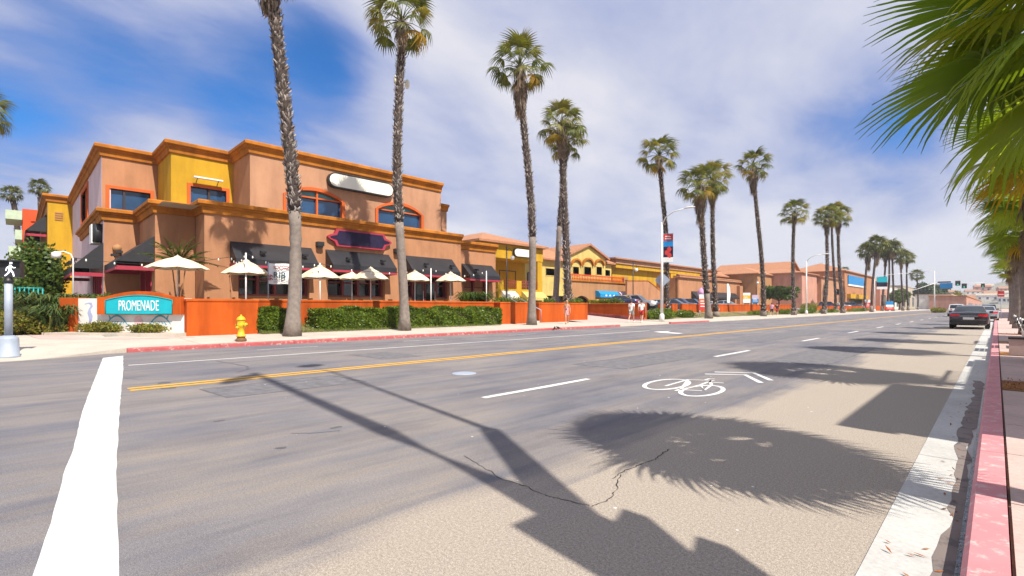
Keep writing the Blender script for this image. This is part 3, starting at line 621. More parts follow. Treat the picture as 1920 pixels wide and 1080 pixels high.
# lower storey
l0, l1, l2, l3 = -34.55, -30.1, -28.35, -28.65
LT = 6.74; G0 = .9
o1, o2, o3, o4 = (8.25, 12.0, G0, 3.45, 3.45), (13.1, 16.95, G0, 3.45, 3.45), (18.5, 22.2, G0, 3.45, 3.45), (23.85, 26.4, G0, 3.45, 3.45)
LD = (-34.0, -31.0, G0, 3.35, 3.35); LD2 = (-39.5, -35.3, G0, 3.3, 3.3)
wall(side(3.395), -47, l0 - .004, .3, LT - .05, [LD2], GRAZELIT, MBL, .5)
wall(front(l0), 3.4, 4.95, .3, LT - .05, [], TERRA, MBL)
wall(side(4.955), l0 + .01, l1 - .004, .3, LT - .05, [LD], TERRA, MBL, .5)
wall(front(l1), 4.96, 6.68, .3, LT - .05, [], TERRA, MBL)
wall(side(6.695), l1 + .01, l2 - .004, .3, LT - .05, [], TERRA, MBL)
wall(front(l2), 6.7, 23.3, .3, LT - .05, [o1, o2, o3], TERRA, MBL, .5)
wall(front(l3), 23.3, 27.15, .3, 6.3, [o4], TERRA, MBL, .5)
cornice([(-47, 3.4), (l0, 3.4), (l0, 4.96), (l1, 4.96), (l1, 6.7), (l2, 6.7), (l2, 23.3)], LT, TRIM, MBL)
cornice([(l3, 23.32), (l3, 27.15)], 6.35, TRIM, MBL)
mb = MB(); mb.box(-47, 3.45, 6.3, l0 - .02, 4.9, 6.4); mb.add([(l0, 4.97, 6.45), (l2 - .02, 4.97, 6.45), (l2 - .02, 23.2, 6.45), (-36.4, 23.2, 6.45)], [(0, 1, 2, 3)]); mb.build('terrace_roof', BEIGE, MBL)
# storefronts under the awnings: sill wall, dark glazing, posts
def storefront(fr, o, posts, doors=()):
    s0, s1, z0, z1, _ = o
    mb = MB(); fbox(mb, fr, s0, s1, -.62, -.30, z0, 2.0)
    w = mb.build('stall_riser', BROWNST, MBL)
    mb = MB(); fbox(mb, fr, s0, s1, -.66, -.62, 2.0, z1); p = mb.build('pane', GLASSD, MBL)
    mb = MB(); fbox(mb, fr, s0, s1, -.6, -.28, 2.0, 2.09); mb.build('sill', MAROON, w)
    for a in posts: mb = MB(); fbox(mb, fr, a - .07, a + .07, -.6, -.3, 2.09, z1); mb.build('post', MAROON, w)
    mb = MB(); fbox(mb, fr, s0, s1, -.6, -.4, 2.85, 2.93); mb.build('transom', MAROON, w)
    for a, b in doors:
        mb = MB(); fbox(mb, fr, a, b, -.6, -.28, z0, z1 - .3); d = mb.build('door', MAROON, MBL)
        mb = MB(); fbox(mb, fr, a + .12, b - .12, -.28, -.265, z0 + .3, z1 - .45); mb.build('door_glass', GLASSD, d)
        mb = MB(); mb.T = fr.P; mb.tube([(b - .08, -.24, 1.6), (b - .08, -.24, 2.5)], .02, 6); mb.build('handle', WHITEM, d)
storefront(front(l2), o1, (8.32, 9.3, 10.2, 11.2, 11.93))
storefront(front(l2), o2, (13.17, 14.2, 15.2, 16.1, 16.88))
storefront(front(l2), o3, (18.57, 21.3, 22.13), ((19.2, 20.2), (20.25, 21.2)))
storefront(front(l3), o4, (23.92, 25.1, 26.33))
def sidefront(fr, o, n):
    s0, s1, z0, z1, _ = o
    mb = MB(); fbox(mb, fr, s0, s1, -.66, -.5, z0, z1); w = mb.build('entrance', MAROON, MBL)
    for i in range(n + 1):
        a = s0 + (s1 - s0) * i / n; mb = MB(); fbox(mb, fr, max(s0, a - .1), min(s1, a + .1), -.5, .04, z0, z1); mb.build('post', TRIMRED, w)
    for i in range(n):
        a, b = s0 + (s1 - s0) * i / n + .2, s0 + (s1 - s0) * (i + 1) / n - .2; mb = MB(); fbox(mb, fr, a, b, -.5, -.48, z0 + .3, z1 - .3); mb.build('pane', GLASSD, w)
sidefront(side(4.955), LD, 2); sidefront(side(3.4), LD2, 4)
def awning(fr, s0, s1, zt, zb, proj, val=.12, lamps=(), cut0=0, cut1=0):
    mb = MB(); mb.T = fr.P; e = .03
    sec = [(.02, zt), (proj, zb), (proj - e, zb - .02), (.02, zt - .08)]
    mb.add([(s0, .02, zt), (s1, .02, zt), (s1, proj, zb), (s0, proj, zb), (s0, .02, zt - .05), (s1, .02, zt - .05), (s1, proj - e, zb - .03), (s0, proj - e, zb - .03)],
           [(0, 1, 2, 3), (7, 6, 5, 4), (0, 4, 5, 1), (2, 6, 7, 3)])
    for s, k in ((s0, .012), (s1, -.012)): mb.add([(s, .02, zt), (s, proj, zb), (s, .02, zb), (s + k, .02, zt), (s + k, proj, zb), (s + k, .02, zb)], [(0, 1, 2), (5, 4, 3)])
    a = mb.build('awning', AWN, MBL)
    mb = MB(); fbox(mb, fr, s0, s1, proj - .03, proj + .015, zb - .30, zb - .005); mb.build('valance', AWN, a)
    mb = MB(); fbox(mb, fr, s0 - .01, s1 + .01, proj - .035, proj + .025, zb - .30 - val, zb - .301)
    for s in (s0, s1): fbox(mb, fr, s - .02, s + .02, .02, proj - .04, zb - .30 - val, zb - .22)
    mb.build('trim', TRIMRED, a)
    for s in lamps:
        mb = MB(); mb.T = fr.P; t = proj * .78; z = zt + (zb - zt) * .78
        mb.tube([(s, t, z), (s, t + .05, z + .16)], .02, 6); mb.box(s - .14, t - .05, z + .16, s + .14, t + .18, z + .28); mb.box(s - .11, t + .18, z + .17, s + .11, t + .2, z + .26); mb.build('spotlight', BLACKM, a)
    return a
awning(front(l2), 7.85, 12.1, 4.8, 3.85, 1.0, lamps=(9.2, 11.4))
awning(front(l2), 12.95, 17.2, 4.8, 3.85, 1.0, lamps=(14.0, 16.3))
awning(front(l2), 18.4, 22.45, 4.85, 3.85, 1.0, lamps=(19.6, 21.8))
awning(front(l3), 23.6, 26.7, 4.65, 3.75, 1.0, lamps=(24.4,))
awning(side(4.955), -34.3, -30.2, 4.95, 3.62, 1.55, lamps=(-33.2, -31.2))
awning(side(3.4), -41.5, -34.6, 4.9, 3.45, 1.35, lamps=(-40, -38, -36))
# signs on the building
def capsule(s0, s1, z0, z1, n=8):
    r = (z1 - z0) / 2; c = (z0 + z1) / 2
    return [(s1 - r + r * math.cos(a), c + r * math.sin(a)) for a in [-math.pi / 2 + math.pi * i / n for i in range(n + 1)]] + [(s0 + r + r * math.cos(a), c + r * math.sin(a)) for a in [math.pi / 2 + math.pi * i / n for i in range(n + 1)]]
def ornate(s0, s1, z0, z1):
    c, q = (z0 + z1) / 2, .28; h = z1 - z0; P = []
    P += [(s0 + .55, z0), (s1 - .55, z0), (s1 - .42, z0 + q)]
    P += [(s1 - .42 + .42 * math.sin(math.pi * i / 8), z0 + q + (h - 2 * q) * i / 8) for i in range(9)]
    P += [(s1 - .55, z1), (s0 + .55, z1), (s0 + .42, z1 - q)]
    P += [(s0 + .42 - .42 * math.sin(math.pi * i / 8), z1 - q - (h - 2 * q) * i / 8) for i in range(9)]
    return P
mb = MB(); mb.T = front(u2).P; mb.prism(capsule(13.5, 18.1, 8.78, 9.72), lambda a, b, d: (a, .02 + d * .3, b)); sb = mb.build('blank_sign', BLACKM, MBL)
mb = MB(); mb.T = front(u2).P; mb.prism(capsule(13.58, 18.02, 8.86, 9.64), lambda a, b, d: (a, .3 + d * .045, b)); mb.build('sign_face', CREAMM, sb)
mb = MB(); mb.T = front(l2).P; mb.prism(ornate(13.0, 17.3, 5.03, 6.08), lambda a, b, d: (a, .02 + d * .22, b)); sb = mb.build('wall_sign', TRIMRED, MBL)
mb = MB(); mb.T = front(l2).P; mb.prism(ornate(13.14, 17.16, 5.14, 5.97), lambda a, b, d: (a, .22 + d * .05, b)); mb.build('sign_face', NAVY, sb)
fr = front(u1)
mb = MB(); fbox(mb, fr, 7.05, 8.5, .25, .5, 8.66, 8.74); sl_ = mb.build('sign_light', WHITEM, MBL)
for s in (7.25, 8.3): mb = MB(); mb.T = fr.P; mb.tube([(s, 0, 8.45), (s, .36, 8.66)], .02, 6); mb.build('bracket', BLACKM, sl_)
for s, z in ((12.55, 5.05), (17.75, 5.08)):
    mb = MB(); fbox(mb, front(l2), s - .2, s + .2, 0, .32, z - .1, z + .14); fbox(mb, front(l2), s - .15, s + .15, .05, .28, z - .2, z - .1); mb.build('wall_light', BLACKM, MBL)
mb = MB(); mb.T = front(l0).P; mb.tube([(3.95, 0, 4.62), (3.95, .3, 4.62)], .2, 10); mb.build('wall_light', BROWNST, MBL)
mb = MB(); mb.box(-36.4, 2.95, 4.9, -35.4, 3.35, 5.95); bs = mb.build('projecting_sign', WHITEM, MBL)
mb = MB(); mb.tube([(-35.2, 3.2, 4.95), (-35.2, 3.2, 5.95)], .22, 12); mb.build('sign_drum', BLACKM, bs)
for k in range(4): mb = MB(); fbox(mb, front(-56), 2.35, 2.85, 0, .05, 8.65 + k * .19, 8.75 + k * .19); mb.build('vent_louvre', BROWNST, MBL)
mb = MB(); mb.T = front(u1).P
for k in range(2):
    cx = 8.95 + k * .5; mb.tube([(cx + .22 * math.cos(a), 1.5, 7.05 + .22 * math.sin(a)) for a in [math.pi * i / 8 for i in range(9)]], .02, 5); mb.tube([(cx - .2, 1.5, 6.7), (cx - .05, 1.5, 7.2)], .02, 5); mb.tube([(cx + .2, 1.5, 6.7), (cx + .1, 1.5, 7.1)], .02, 5)
mb.build('terrace_chairs', BLACKM, MBL, 'stuff')
# mustard rear wing at the left, with its awning
wall(front(-56), 1.9, 3.44, .3, 10.7, [], YELLOW, MBL); mb = MB(); mb.box(-75, 1.92, .3, -56.4, 3.44, 10.7); mb.build('rear_wing', BROWNST, MBL)
cornice([(-75, 1.9), (-56, 1.9), (-56, 3.44)], 10.75, TRIM, MBL, .6, .34)
awning(side(1.9), -72, -57, 9.2, 7.7, 1.3)
# roof tiles just showing over the long parapet
mb = MB()
for i in range(33): y = 9.3 + i * .4; mb.tube([(u2 - .2, y, ZT + .02), (u2 - 1.0, y, ZT + .16)], .09, 6)
mb.build('roof_tiles', TILE, MBL, 'stuff')
# ================================================================== OTHER BUILDINGS OF THE PROMENADE
def hip(x0, y0, x1, y1, z0, h, e=.5):
    """hip roof; ridge along the longer side"""
    x0 -= e; y0 -= e; x1 += e; y1 += e; w = min(x1 - x0, y1 - y0) / 2
    if x1 - x0 > y1 - y0: a, b = (x0 + w, (y0 + y1) / 2), (x1 - w, (y0 + y1) / 2)
    else: a, b = ((x0 + x1) / 2, y0 + w), ((x0 + x1) / 2, y1 - w)
    mb = MB(); V = [(x0, y0, z0), (x1, y0, z0), (x1, y1, z0), (x0, y1, z0), a + (z0 + h,), b + (z0 + h,), (x0, y0, z0 - .25), (x1, y0, z0 - .25), (x1, y1, z0 - .25), (x0, y1, z0 - .25)]
    F = [(0, 1, 4), (1, 2, 5, 4), (2, 3, 5), (3, 0, 4, 5)] if x1 - x0 <= y1 - y0 else [(0, 1, 5, 4), (1, 2, 5), (2, 3, 4, 5), (3, 0, 4)]
    mb.add(V, F + [(0, 1, 7, 6), (1, 2, 8, 7), (2, 3, 9, 8), (3, 0, 6, 9), (6, 7, 8, 9)]); return mb
def bx(name, x0, y0, z0, x1, y1, z1, mat, par, label=None): mb = MB(); mb.box(x0, y0, z0, x1, y1, z1); return mb.build(name, mat, par, None, label)
def tile_rows(x, y0, y1, z, run, rise, par, step=.45):
    mb = MB(); y = y0
    while y < y1: mb.tube([(x, y, z), (x - run, y, z + rise)], .1, 5); y += step
    mb.build('roof_tiles', TILE, par, 'stuff')
# --- second building: mustard, hip tile roof, balcony, oval sign
X = -42; Y0, Y1 = yx(934, X), yx(1018, X); Z = lambda px, py: zx(px, py, X)
B = thing('mustard_shop', 'mustard yellow shop with hipped tile roof, upper balcony and oval blank sign', 'building')
zt = Z(1000, 465); zb = Z(975, 487)
bx('wall', X - 14, Y0 - 3, .9, X - 3.2, Y1, zt, YELLOW, B)
bx('fascia', X - 3.2, Y0 - 3, zb + .0, X, Y1, zt - .02, YELLOW, B)
bx('floor_slab', X - 3.2, Y0 - 3, 3.2, X - .05, Y1 - .1, 3.55, YELLOW, B)
for px in (1013, 974, 940):
    y = yx(px, X); bx('column', X - .62, y - .45, .9, X - .06, y + .45, zb - .003 if px == 1013 else 4.6, YELLOW, B)
hip(X - 14, Y0 - 3, X + .1, Y1, zt + .26, 1.9).build('roof', TILE, B)
sgn = MB(); sgn.T = front(X).P; sgn.prism(capsule(yx(961, X), yx(994, X), Z(961, 481), Z(961, 465)), lambda a, b, d: (a, .02 + .25 * d, b)); s = sgn.build('blank_sign', BLACKM, B)
sgn = MB(); sgn.T = front(X).P; sgn.prism(capsule(yx(962, X), yx(993, X), Z(961, 480), Z(961, 466)), lambda a, b, d: (a, .27 + .05 * d, b)); sgn.build('sign_face', CREAMM, s)
for a, b in ((937, 966), (990, 1000)):
    window(front(X - 3.2), (yx(a, X - 3.2), yx(b, X - 3.2), 3.7, 6.0, 6.0), B, DARKFR, GLASS, .1, .05, ((yx(a, X - 3.2) + yx(b, X - 3.2)) / 2,))
for a, b in ((940, 970), (978, 1010)):
    mb = MB(); y0, y1 = yx(a, X), yx(b, X)
    for z in (4.6, 4.25, 3.9): mb.tube([(X - .1, y0, z), (X - .1, y1, z)], .035, 5)
    n = 9
    for k in range(n): y = y0 + (y1 - y0) * k / (n - 1); mb.tube([(X - .1, y, 3.55), (X - .1, y, 4.6)], .025, 4)
    mb.build('railing', TRIMRED, B)
for a, b, m in ((940, 966, CREAMM), (979, 1018, CREAM)):
    mb = MB(); y0, y1 = yx(a, X), yx(b, X); mb.rings([[(X - .02, y, 3.3), (X + .9, y, 2.55), (X + .9, y, 2.2), (X - .02, y, 2.3)] for y in (y0, y1)]); mb.build('awning', m, B)
for a, b in ((942, 968), (980, 1012)): bx('shopfront', X - 3.19, yx(a, X), 1, X - 3.1, yx(b, X), 3.1, GLASSD, B)
# --- third building: pale yellow gable over a brown arcade with balustrade
X = -46; Y0, Y1 = yx(1018, X), yx(1176, X); Z = lambda px, py: zx(px, py, X)
B = thing('gabled_shop', 'pale yellow gabled building with arched window hoods above a brown arcade', 'building')
xg = X - 2.2
ga, gb = yx(1068, xg), yx(1135, xg); gz = zx(1068, 476, xg); gp = zx(1100, 461, xg)
bx('wall', xg - 14, yx(1018, xg), 1, xg - .3, ga, zx(1040, 487, xg), CREAM, B)
bx('wall', xg - 14, ga, 1, xg, gb, gz, CREAM, B)
bx('wall', xg - 12, gb, 1, xg - .4, yx(1150, xg), zx(1145, 493, xg), CREAM, B)
mid = (ga + gb) / 2
mb = MB(); mb.add([(xg + .004, ga, gz - .01), (xg + .004, gb, gz - .01), (xg + .004, mid, gp), (xg - .3, ga, gz - .01), (xg - .3, gb, gz - .01), (xg - .3, mid, gp)], [(0, 1, 2), (5, 4, 3), (0, 3, 4, 1), (1, 4, 5, 2), (2, 5, 3, 0)]); mb.build('gable', CREAM, B)
mb = MB(); e = .7
mb.rings([[(x, ga - e, gz - .35), (x, mid, gp + .1), (x, gb + e, gz - .35), (x, gb + e, gz - .05), (x, mid, gp + .42), (x, ga - e, gz - .05)] for x in (xg - 15, xg + .5)]); mb.build('roof', TILE, B)
hip(xg - 14, yx(1018, xg) , xg, ga - .8, zx(1040, 486, xg), 2.2).build('roof', TILE, B)
hip(xg - 12, gb + .8, xg - .3, yx(1150, xg), zx(1145, 493, xg), .7).build('roof', TILE, B)
for a, b in ((1074, 1085), (1095, 1108), (1118, 1128)):
    h = (yx(a, xg), yx(b, xg), zx(a, 515, xg), zx(a, 500, xg), zx(a, 500, xg)); w = window(front(xg), h, B, CREAM, GLASSD, .15, .06, depth=-.01)
    mb = MB(); c = (h[0] + h[1]) / 2; r = (h[1] - h[0]) / 2 + .35
    mb.rings([[(xg + .02, c + (r + dr) * math.cos(t), h[3] + .25 + (r * .75 + dr) * math.sin(t)) for dr in (0, .28)] + [(xg + .35, c + (r + dr) * math.cos(t), h[3] + .25 + (r * .75 + dr) * math.sin(t)) for dr in (.28, 0)] for t in [math.pi * i / 10 for i in range(11)]]); mb.build('window_hood', TRIM, w)
window(front(xg - .4), (yx(1137, xg), yx(1147, xg), zx(1140, 517, xg), zx(1140, 506, xg), zx(1140, 506, xg)), B, CREAM, GLASSD, .12, .05, depth=-.01)
window(front(xg - .3), (yx(1026, xg), yx(1042, xg), zx(1030, 516, xg), zx(1030, 503, xg), zx(1030, 503, xg)), B, CREAM, GLASSD, .12, .05, depth=-.01)
za = Z(1100, 528)
arcs = [(yx(1076, X), yx(1106, X)), (yx(1150, X), yx(1174, X))]
wall(front(X), yx(1066, X), Y1, .9, za, [(a, b, .95, 2.3, 3.1) for a, b in arcs], BROWNST, B, .5)
wall(front(X - .2), Y0, yx(1066, X), .9, za - .3, [(yx(1022, X), yx(1040, X), .95, 3, 3), (yx(1045, X), yx(1062, X), .95, 3, 3)], CREAM, B, .5)
bx('arcade_interior', X - 2.1, Y0, .9, X - .75, Y1, za - .4, BROWNST, B)
for a, b in arcs + [(yx(1022, X), yx(1062, X))]: bx('shopfront', X - .74, a, .95, X - .7, b, 3.0, GLASSD, B)
bx('string_course', X - .3, yx(1066, X) - .1, za, X + .22, Y1 + .1, za + .22, TRIM, B)
zr = Z(1100, 515)
mb = MB(); mb.box(X - .1, yx(1066, X), zr - .16, X + .1, Y1 - 1.2, zr)
y = yx(1066, X) + .2
while y < Y1 - 1.4: mb.lathe((X, y, za + .22), [(.09, 0), (.12, .2), (.05, (zr - za - .4) * .6), (.09, zr - za - .38)], 6); y += .42
mb.build('balustrade', REDST, B)
bx('parapet_pier', X - .4, Y1 - 1.2, za + .22, X + .14, Y1, zr + .1, BROWNST, B)
for a, b, m, t in ((1116, 1152, BLUEAW, 'blue curved shop awning'), (1155, 1175, LAVAW, 'lavender shop awning')):
    y0, y1 = yx(a, X), yx(b, X); mb = MB(); mb.rings([[(X + .01, y, 4.0), (X + .6, y, 3.9), (X + 1.0, y, 3.45), (X + 1.0, y, 2.9), (X + .01, y, 3.0)] for y in (y0, y1)]); aw = mb.build('awning', m, B, None, t)
    if m is BLUEAW:
        for k in range(3): yy = y0 + (y1 - y0) * (.3 + .2 * k); mb = MB(); mb.T = front(X + 1.0).P; mb.prism([(yy - .25, 3.1), (yy + .25, 3.1), (yy + .2, 3.35), (yy - .2, 3.35)], lambda p, q, d: (p, .004 + .01 * d, q)); mb.build('emblem', WHITEM, aw)
# --- fourth: long low mustard hall with deep tiled eaves
X = -50; Y0, Y1 = yx(1150, X), yx(1325, X); Z = lambda px, py: zx(px, py, X)
B = thing('mustard_hall', 'long low mustard building with deep layered tile eaves behind the car park', 'building')
yc = yx(1258, X); zt = Z(1258, 494)
bx('wall', X - 22, Y0 + 1, .95, X - .9, yc - .01, zt - 1.6, YELLOW, B)
bx('wall', X - 22, yc, .95, X, yx(1268, X), zt - 1.2, YELLOW, B)
bx('wall', X - 22, yx(1268, X), .95, X - 2.5, Y1 + 6, zt - 2.2, BROWNST, B)
hip(X - 22, Y0, X + .3, Y1 + 6, zt - .3, 1.0, .5).build('roof', TILE, B)
bx('eaves_band', X - 21.5, Y0 + .4, zt - 1.35, X + .3, Y1 + 5.6, zt - .56, TERRA2, B)
bx('eaves_band', X - 21.5, Y0 + .8, zt - 2.1, X + .08, Y1 + 5.2, zt - 1.36, YELLOW, B)
bx('canopy_beam', X - 2.4, yx(1262, X), zt - 3.3, X + 1.6, yx(1325, X), zt - 2.6, CREAM, B)
for a in (1165, 1195, 1225): y = yx(a, X); window(front(X - .9), (y, y + 2.6, 1.2, 3.2, 3.2), B, MAROON, GLASSD, .12, .05, (y + 1.3,), depth=-.01)
# stair wall in front with sloped coping
xs = X + 6
mb = MB(); mb.T = front(xs).P; mb.prism([(yx(1176, xs), .9), (yx(1238, xs), .9), (yx(1238, xs), zx(1238, 545, xs)), (yx(1215, xs), zx(1215, 527, xs)), (yx(1176, xs), zx(1180, 527, xs))], lambda a, b, d: (a, -.35 + .35 * d, b)); mb.build('stair_wall', TERRA, B)
mb = MB(); mb.T = front(xs).P; mb.prism([(yx(1238, xs), zx(1238, 545, xs)), (yx(1238, xs), zx(1238, 543, xs)), (yx(1215, xs), zx(1215, 525, xs)), (yx(1176, xs), zx(1180, 525, xs)), (yx(1176, xs), zx(1180, 527, xs)), (yx(1215, xs), zx(1215, 527, xs))], lambda a, b, d: (a, -.42 + .5 * d, b)); mb.build('coping', TRIM, B)
# --- fifth: low brown shops with black awnings and blank fascia
X = -46; Y0, Y1 = yx(1272, X), yx(1432, X); Z = lambda px, py: zx(px, py, X)
B = thing('brown_shop_row', 'low brown shop row with tile coping and black awnings beyond the parked cars', 'building')
zt = Z(1350, 527)
oo = [(yx(1298, X), yx(1322, X), .95, 3.4, 3.4), (yx(1328, X), yx(1372, X), .95, 3.4, 3.4), (yx(1402, X), yx(1424, X), .95, 2.9, 4.0)]
wall(front(X), Y0, Y1, .9, zt, oo, TERRA, B, .5)
bx('rear_wall', X - 12, Y0, .9, X - .62, Y1, zt - .1, TERRA, B)
bx('coping', X - 1.0, Y0 - .3, zt, X + .45, Y1 + .2, zt + .35, TILE, B)
tile_rows(X + .5, Y0, Y1, zt + .42, .9, .22, B)
for o in oo: bx('shopfront', X - .61, o[0], .95, X - .55, o[1], o[4] - .05, GLASSD, B)
for a, b in ((1296, 1330), (1333, 1378)):
    y0, y1 = yx(a, X), yx(b, X); mb = MB(); mb.rings([[(X + .01, y, 4.7), (X + 1.1, y, 3.6), (X + 1.1, y, 3.2), (X + .01, y, 3.3)] for y in (y0, y1)]); mb.build('awning', AWN, B)
hip(X - 11, yx(1345, X) , X - 3, yx(1404, X), zt + 1.7, 1.9).build('roof', TILE, B)
bx('clerestory', X - 10.5, yx(1345, X) + .5, zt - .2, X - 3.6, yx(1404, X) - .5, zt + 1.45, TERRA, B)
for a in (1350, 1360, 1372): y = yx(a, X - 3.6); bx('clerestory_window', X - 3.6, y, zt + .55, X - 3.55, y + 1.5, zt + 1.25, GLASSD, B)
for a in (1384, 1399): bx('pier', X + .02, yx(a, X) - 1.0, .9, X + .8, yx(a, X) + 1.0, zt - .8, TERRA, B)
# --- sixth: gabled terracotta house
X = -40; Y0, Y1 = yx(1432, X), yx(1504, X)
B = thing('terracotta_gable_house', 'terracotta two storey block with tile gable behind the round green tree', 'building')
ga, gb = yx(1470, X), yx(1503, X); gz = zx(1470, 514, X); gp = zx(1486, 493, X); mid = (ga + gb) / 2
bx('wall', X - 12, ga, .9, X, gb, gz, TERRA, B)
mb = MB(); mb.add([(X + .004, ga, gz - .01), (X + .004, gb, gz - .01), (X + .004, mid, gp), (X - .3, ga, gz - .01), (X - .3, gb, gz - .01), (X - .3, mid, gp)], [(0, 1, 2), (5, 4, 3), (1, 4, 5, 2), (2, 5, 3, 0)]); mb.build('gable', TERRA, B)
mb = MB(); mb.rings([[(x, ga - 1, gz - .7), (x, mid, gp + .1), (x, gb + 1, gz - .7), (x, gb + 1, gz - .3), (x, mid, gp + .5), (x, ga - 1, gz - .3)] for x in (X - 20, X + .6)]); mb.build('roof', TILE, B)
bx('wall', X - 12, yx(1436, X), .9, X - 2, ga, zx(1450, 515, X), BROWNST, B)
hip(X - 12, yx(1436, X), X - 2, ga + 1.5, zx(1450, 515, X) + .26, 2.0).build('roof', TILE, B)
window(front(X), (yx(1488, X), yx(1498, X), zx(1490, 555, X), zx(1490, 545, X), zx(1490, 545, X)), B, MAROON, GLASSD, .15, .06, depth=-.01)
window(front(X), (yx(1480, X), yx(1487, X), zx(1490, 538, X), zx(1490, 520, X), zx(1490, 514, X)), B, MAROON, GLASSD, .15, .06, depth=-.01)
bx('porch', X, yx(1492, X), .9, X + .06, yx(1500, X), zx(1495, 562, X), DARKFR, B)
# --- seventh: pink block with hip roofs and blue sign panel
X = -34; Y0, Y1 = yx(1512, X), yx(1648, X); B = thing('pink_block', 'dusty pink two storey block with low hipped roofs and blue sign panel', 'building')
y1 = yx(1540, X); y2 = yx(1580, X); y3 = yx(1632, X)
bx('wall', X - 14, Y0, .9, X - 1, y1, zx(1525, 514, X), PINKST, B); bx('wall', X - 14, y1 + .01, .9, X, y2, zx(1560, 523, X), TERRA2, B); bx('wall', X - 16, y2 + .01, .9, X + .5, y3, zx(1600, 513, X), TERRA, B); bx('wall', X - 14, y3 + .01, .9, X, Y1, zx(1640, 521, X), PINKST, B)
hip(X - 14, Y0, X - 1, y1, zx(1525, 514, X) + .26, 1.6).build('roof', TILE, B); hip(X - 14, y1, X, y2, zx(1560, 523, X) + .26, .8).build('roof', TILE, B); hip(X - 16, y2, X + .5, y3, zx(1600, 513, X) + .26, 3.2).build('roof', TILE, B)
xs = X + .5; bx('blue_sign', xs + .01, yx(1589, xs), zx(1600, 534, xs), xs + .3, yx(1618, xs), zx(1600, 518, xs), SIGNBLUE, B)
bx('sign_border', xs + .02, yx(1589, xs) + .1, zx(1600, 534, xs) - .55, xs + .28, yx(1618, xs) - .1, zx(1600, 534, xs) - .01, WHITEM, B)
bx('yellow_canopy', xs, yx(1588, xs), zx(1600, 560, xs), xs + 1.0, yx(1620, xs), zx(1600, 552, xs), YELLOW, B)
bx('shopfront', xs + .01, yx(1592, xs), 1, xs + .06, yx(1616, xs), zx(1600, 561, xs), GLASSD, B)
for a in (1545, 1566): h = (yx(a, X), yx(a + 7, X), zx(a, 552, X), zx(a, 542, X), zx(a, 542, X)); window(front(X), h, B, MAROON, GLASSD, .15, .06, depth=-.01)
# --- far street blocks
for (px0, px1, X, py, m, lab) in ((1650, 1668, -32, 529, PINKST, 'flat roofed pink block just past the blue sign building'), (1664, 1686, -36, 538, WHITEST, 'pale flat roofed block behind the second palm cluster'), (1690, 1716, -40, 536, BEIGE, 'beige block far along the street before the dark tree'), (1783, 1812, -14, 553, WHITEST, 'low white building beyond the signal lights'), (1812, 1840, -9, 556, PINKST, 'low pink building beyond the signal lights')):
    y0, y1 = yx(px0, X), yx(px1, X); y1 = min(y1, 700); y0 = min(y0, 560); h = zx(px0, py, X) if y0 < 560 else 8
    B = thing('street_block', lab, 'building'); bx('wall', X - 12, y0, 0, X, y1, h, m, B); bx('coping', X - 12.2, y0 - .2, h, X + .25, y1 + .2, h + .4, TRIM if m is PINKST else BEIGE, B)
    for k in range(3): yy = y0 + (y1 - y0) * (k + .25) / 3; bx('window', X, yy, 1.4, X + .06, yy + (y1 - y0) / 6, h * .55, GLASSD, B)
# --- red-orange hotel tower with pale balconies at the far left
X = -84
B = thing('hotel_tower', 'red orange hotel tower with pale green balconies behind the mustard wing', 'building')
ya, yb = yx(42, X), yx(84, X); zt = zx(60, 393, X)
bx('wall', X - 8, ya, .2, X, yb, zt, REDST, B); bx('rear_wall', X - 20, ya + .5, .2, X - 8.01, yb, zt - .6, REDST, B)
blk = MB(); blk.box(0, 0, 0, .16, .8, .28); blk = blk.mesh('brick', REDST)
for k in range(16):
    for j in range(5):
        if (k + j) % 2 or (k * 7 + j * 3) % 5 == 0: continue
        o = link('brick', blk, B); o.location = (X, yx(58, X) + j * .55, zx(60, 505, X) + k * .42)
for (p0, p1, q0, q1) in ((10, 42, 395, 412), (28, 42, 431, 449), (16, 42, 462, 480)):
    bx('balcony', X - 6, yx(p0, X), zx(30, q1, X), X + .4, ya - .02, zx(30, q1, X) + .5, GREENP, B); bx('balcony_front', X + .2, yx(p0, X), zx(30, q1, X) + .51, X + .3, ya - .02, zx(30, q0, X), GREENP, B)
# --- shops on the near side, out of frame: their parapets shade the lane
B = thing('corner_shop', 'beige shop with tall parapet on the near right sidewalk', 'building')
bx('wall', 3.4, 6.3, .1, 14, 10.6, 5.35, BEIGE, B); bx('wall', 3.45, 10.61, .1, 14, 17.2, 4.65, PINKST, B); bx('cornice', 3.1, 6.2, 5.0, 3.39, 10.6, 5.36, TRIM, B)
for y in (6.9, 8.7): window(Fr(3.4, 0, 0, 1, -1, 0), (y, y + 1.4, .8, 2.8, 2.8), B, DARKFR, GLASSD, .1, .05, depth=-.01)
window(Fr(3.45, 0, 0, 1, -1, 0), (11.6, 16, .6, 2.8, 2.8), B, DARKFR, GLASSD, .1, .05, (13, 14.5), depth=-.01)
mb = MB()
for k in range(12): mb.tube([(3.6, 10.9 + k * .25, 4.66), (3.6, 10.9 + k * .25, 5.2)], .03, 5)
mb.tube([(3.6, 10.8, 5.2), (3.6, 13.8, 5.2)], .035, 5); mb.build('roof_railing', BLACKM, B)
B = thing('cafe_shop', 'low stucco cafe further along the near right sidewalk', 'building')
bx('wall', 3.4, 23.2, .1, 14, 30, 4.4, WHITEST, B); window(Fr(3.4, 0, 0, 1, -1, 0), (24, 28.5, .6, 2.8, 2.8), B, DARKFR, GLASSD, .1, .05, (25.5, 27), depth=-.01)
mb = MB()
for k in range(8): mb.tube([(3.6, 25 + k * .3, 4.4), (3.6, 25 + k * .3, 5)], .04, 5)
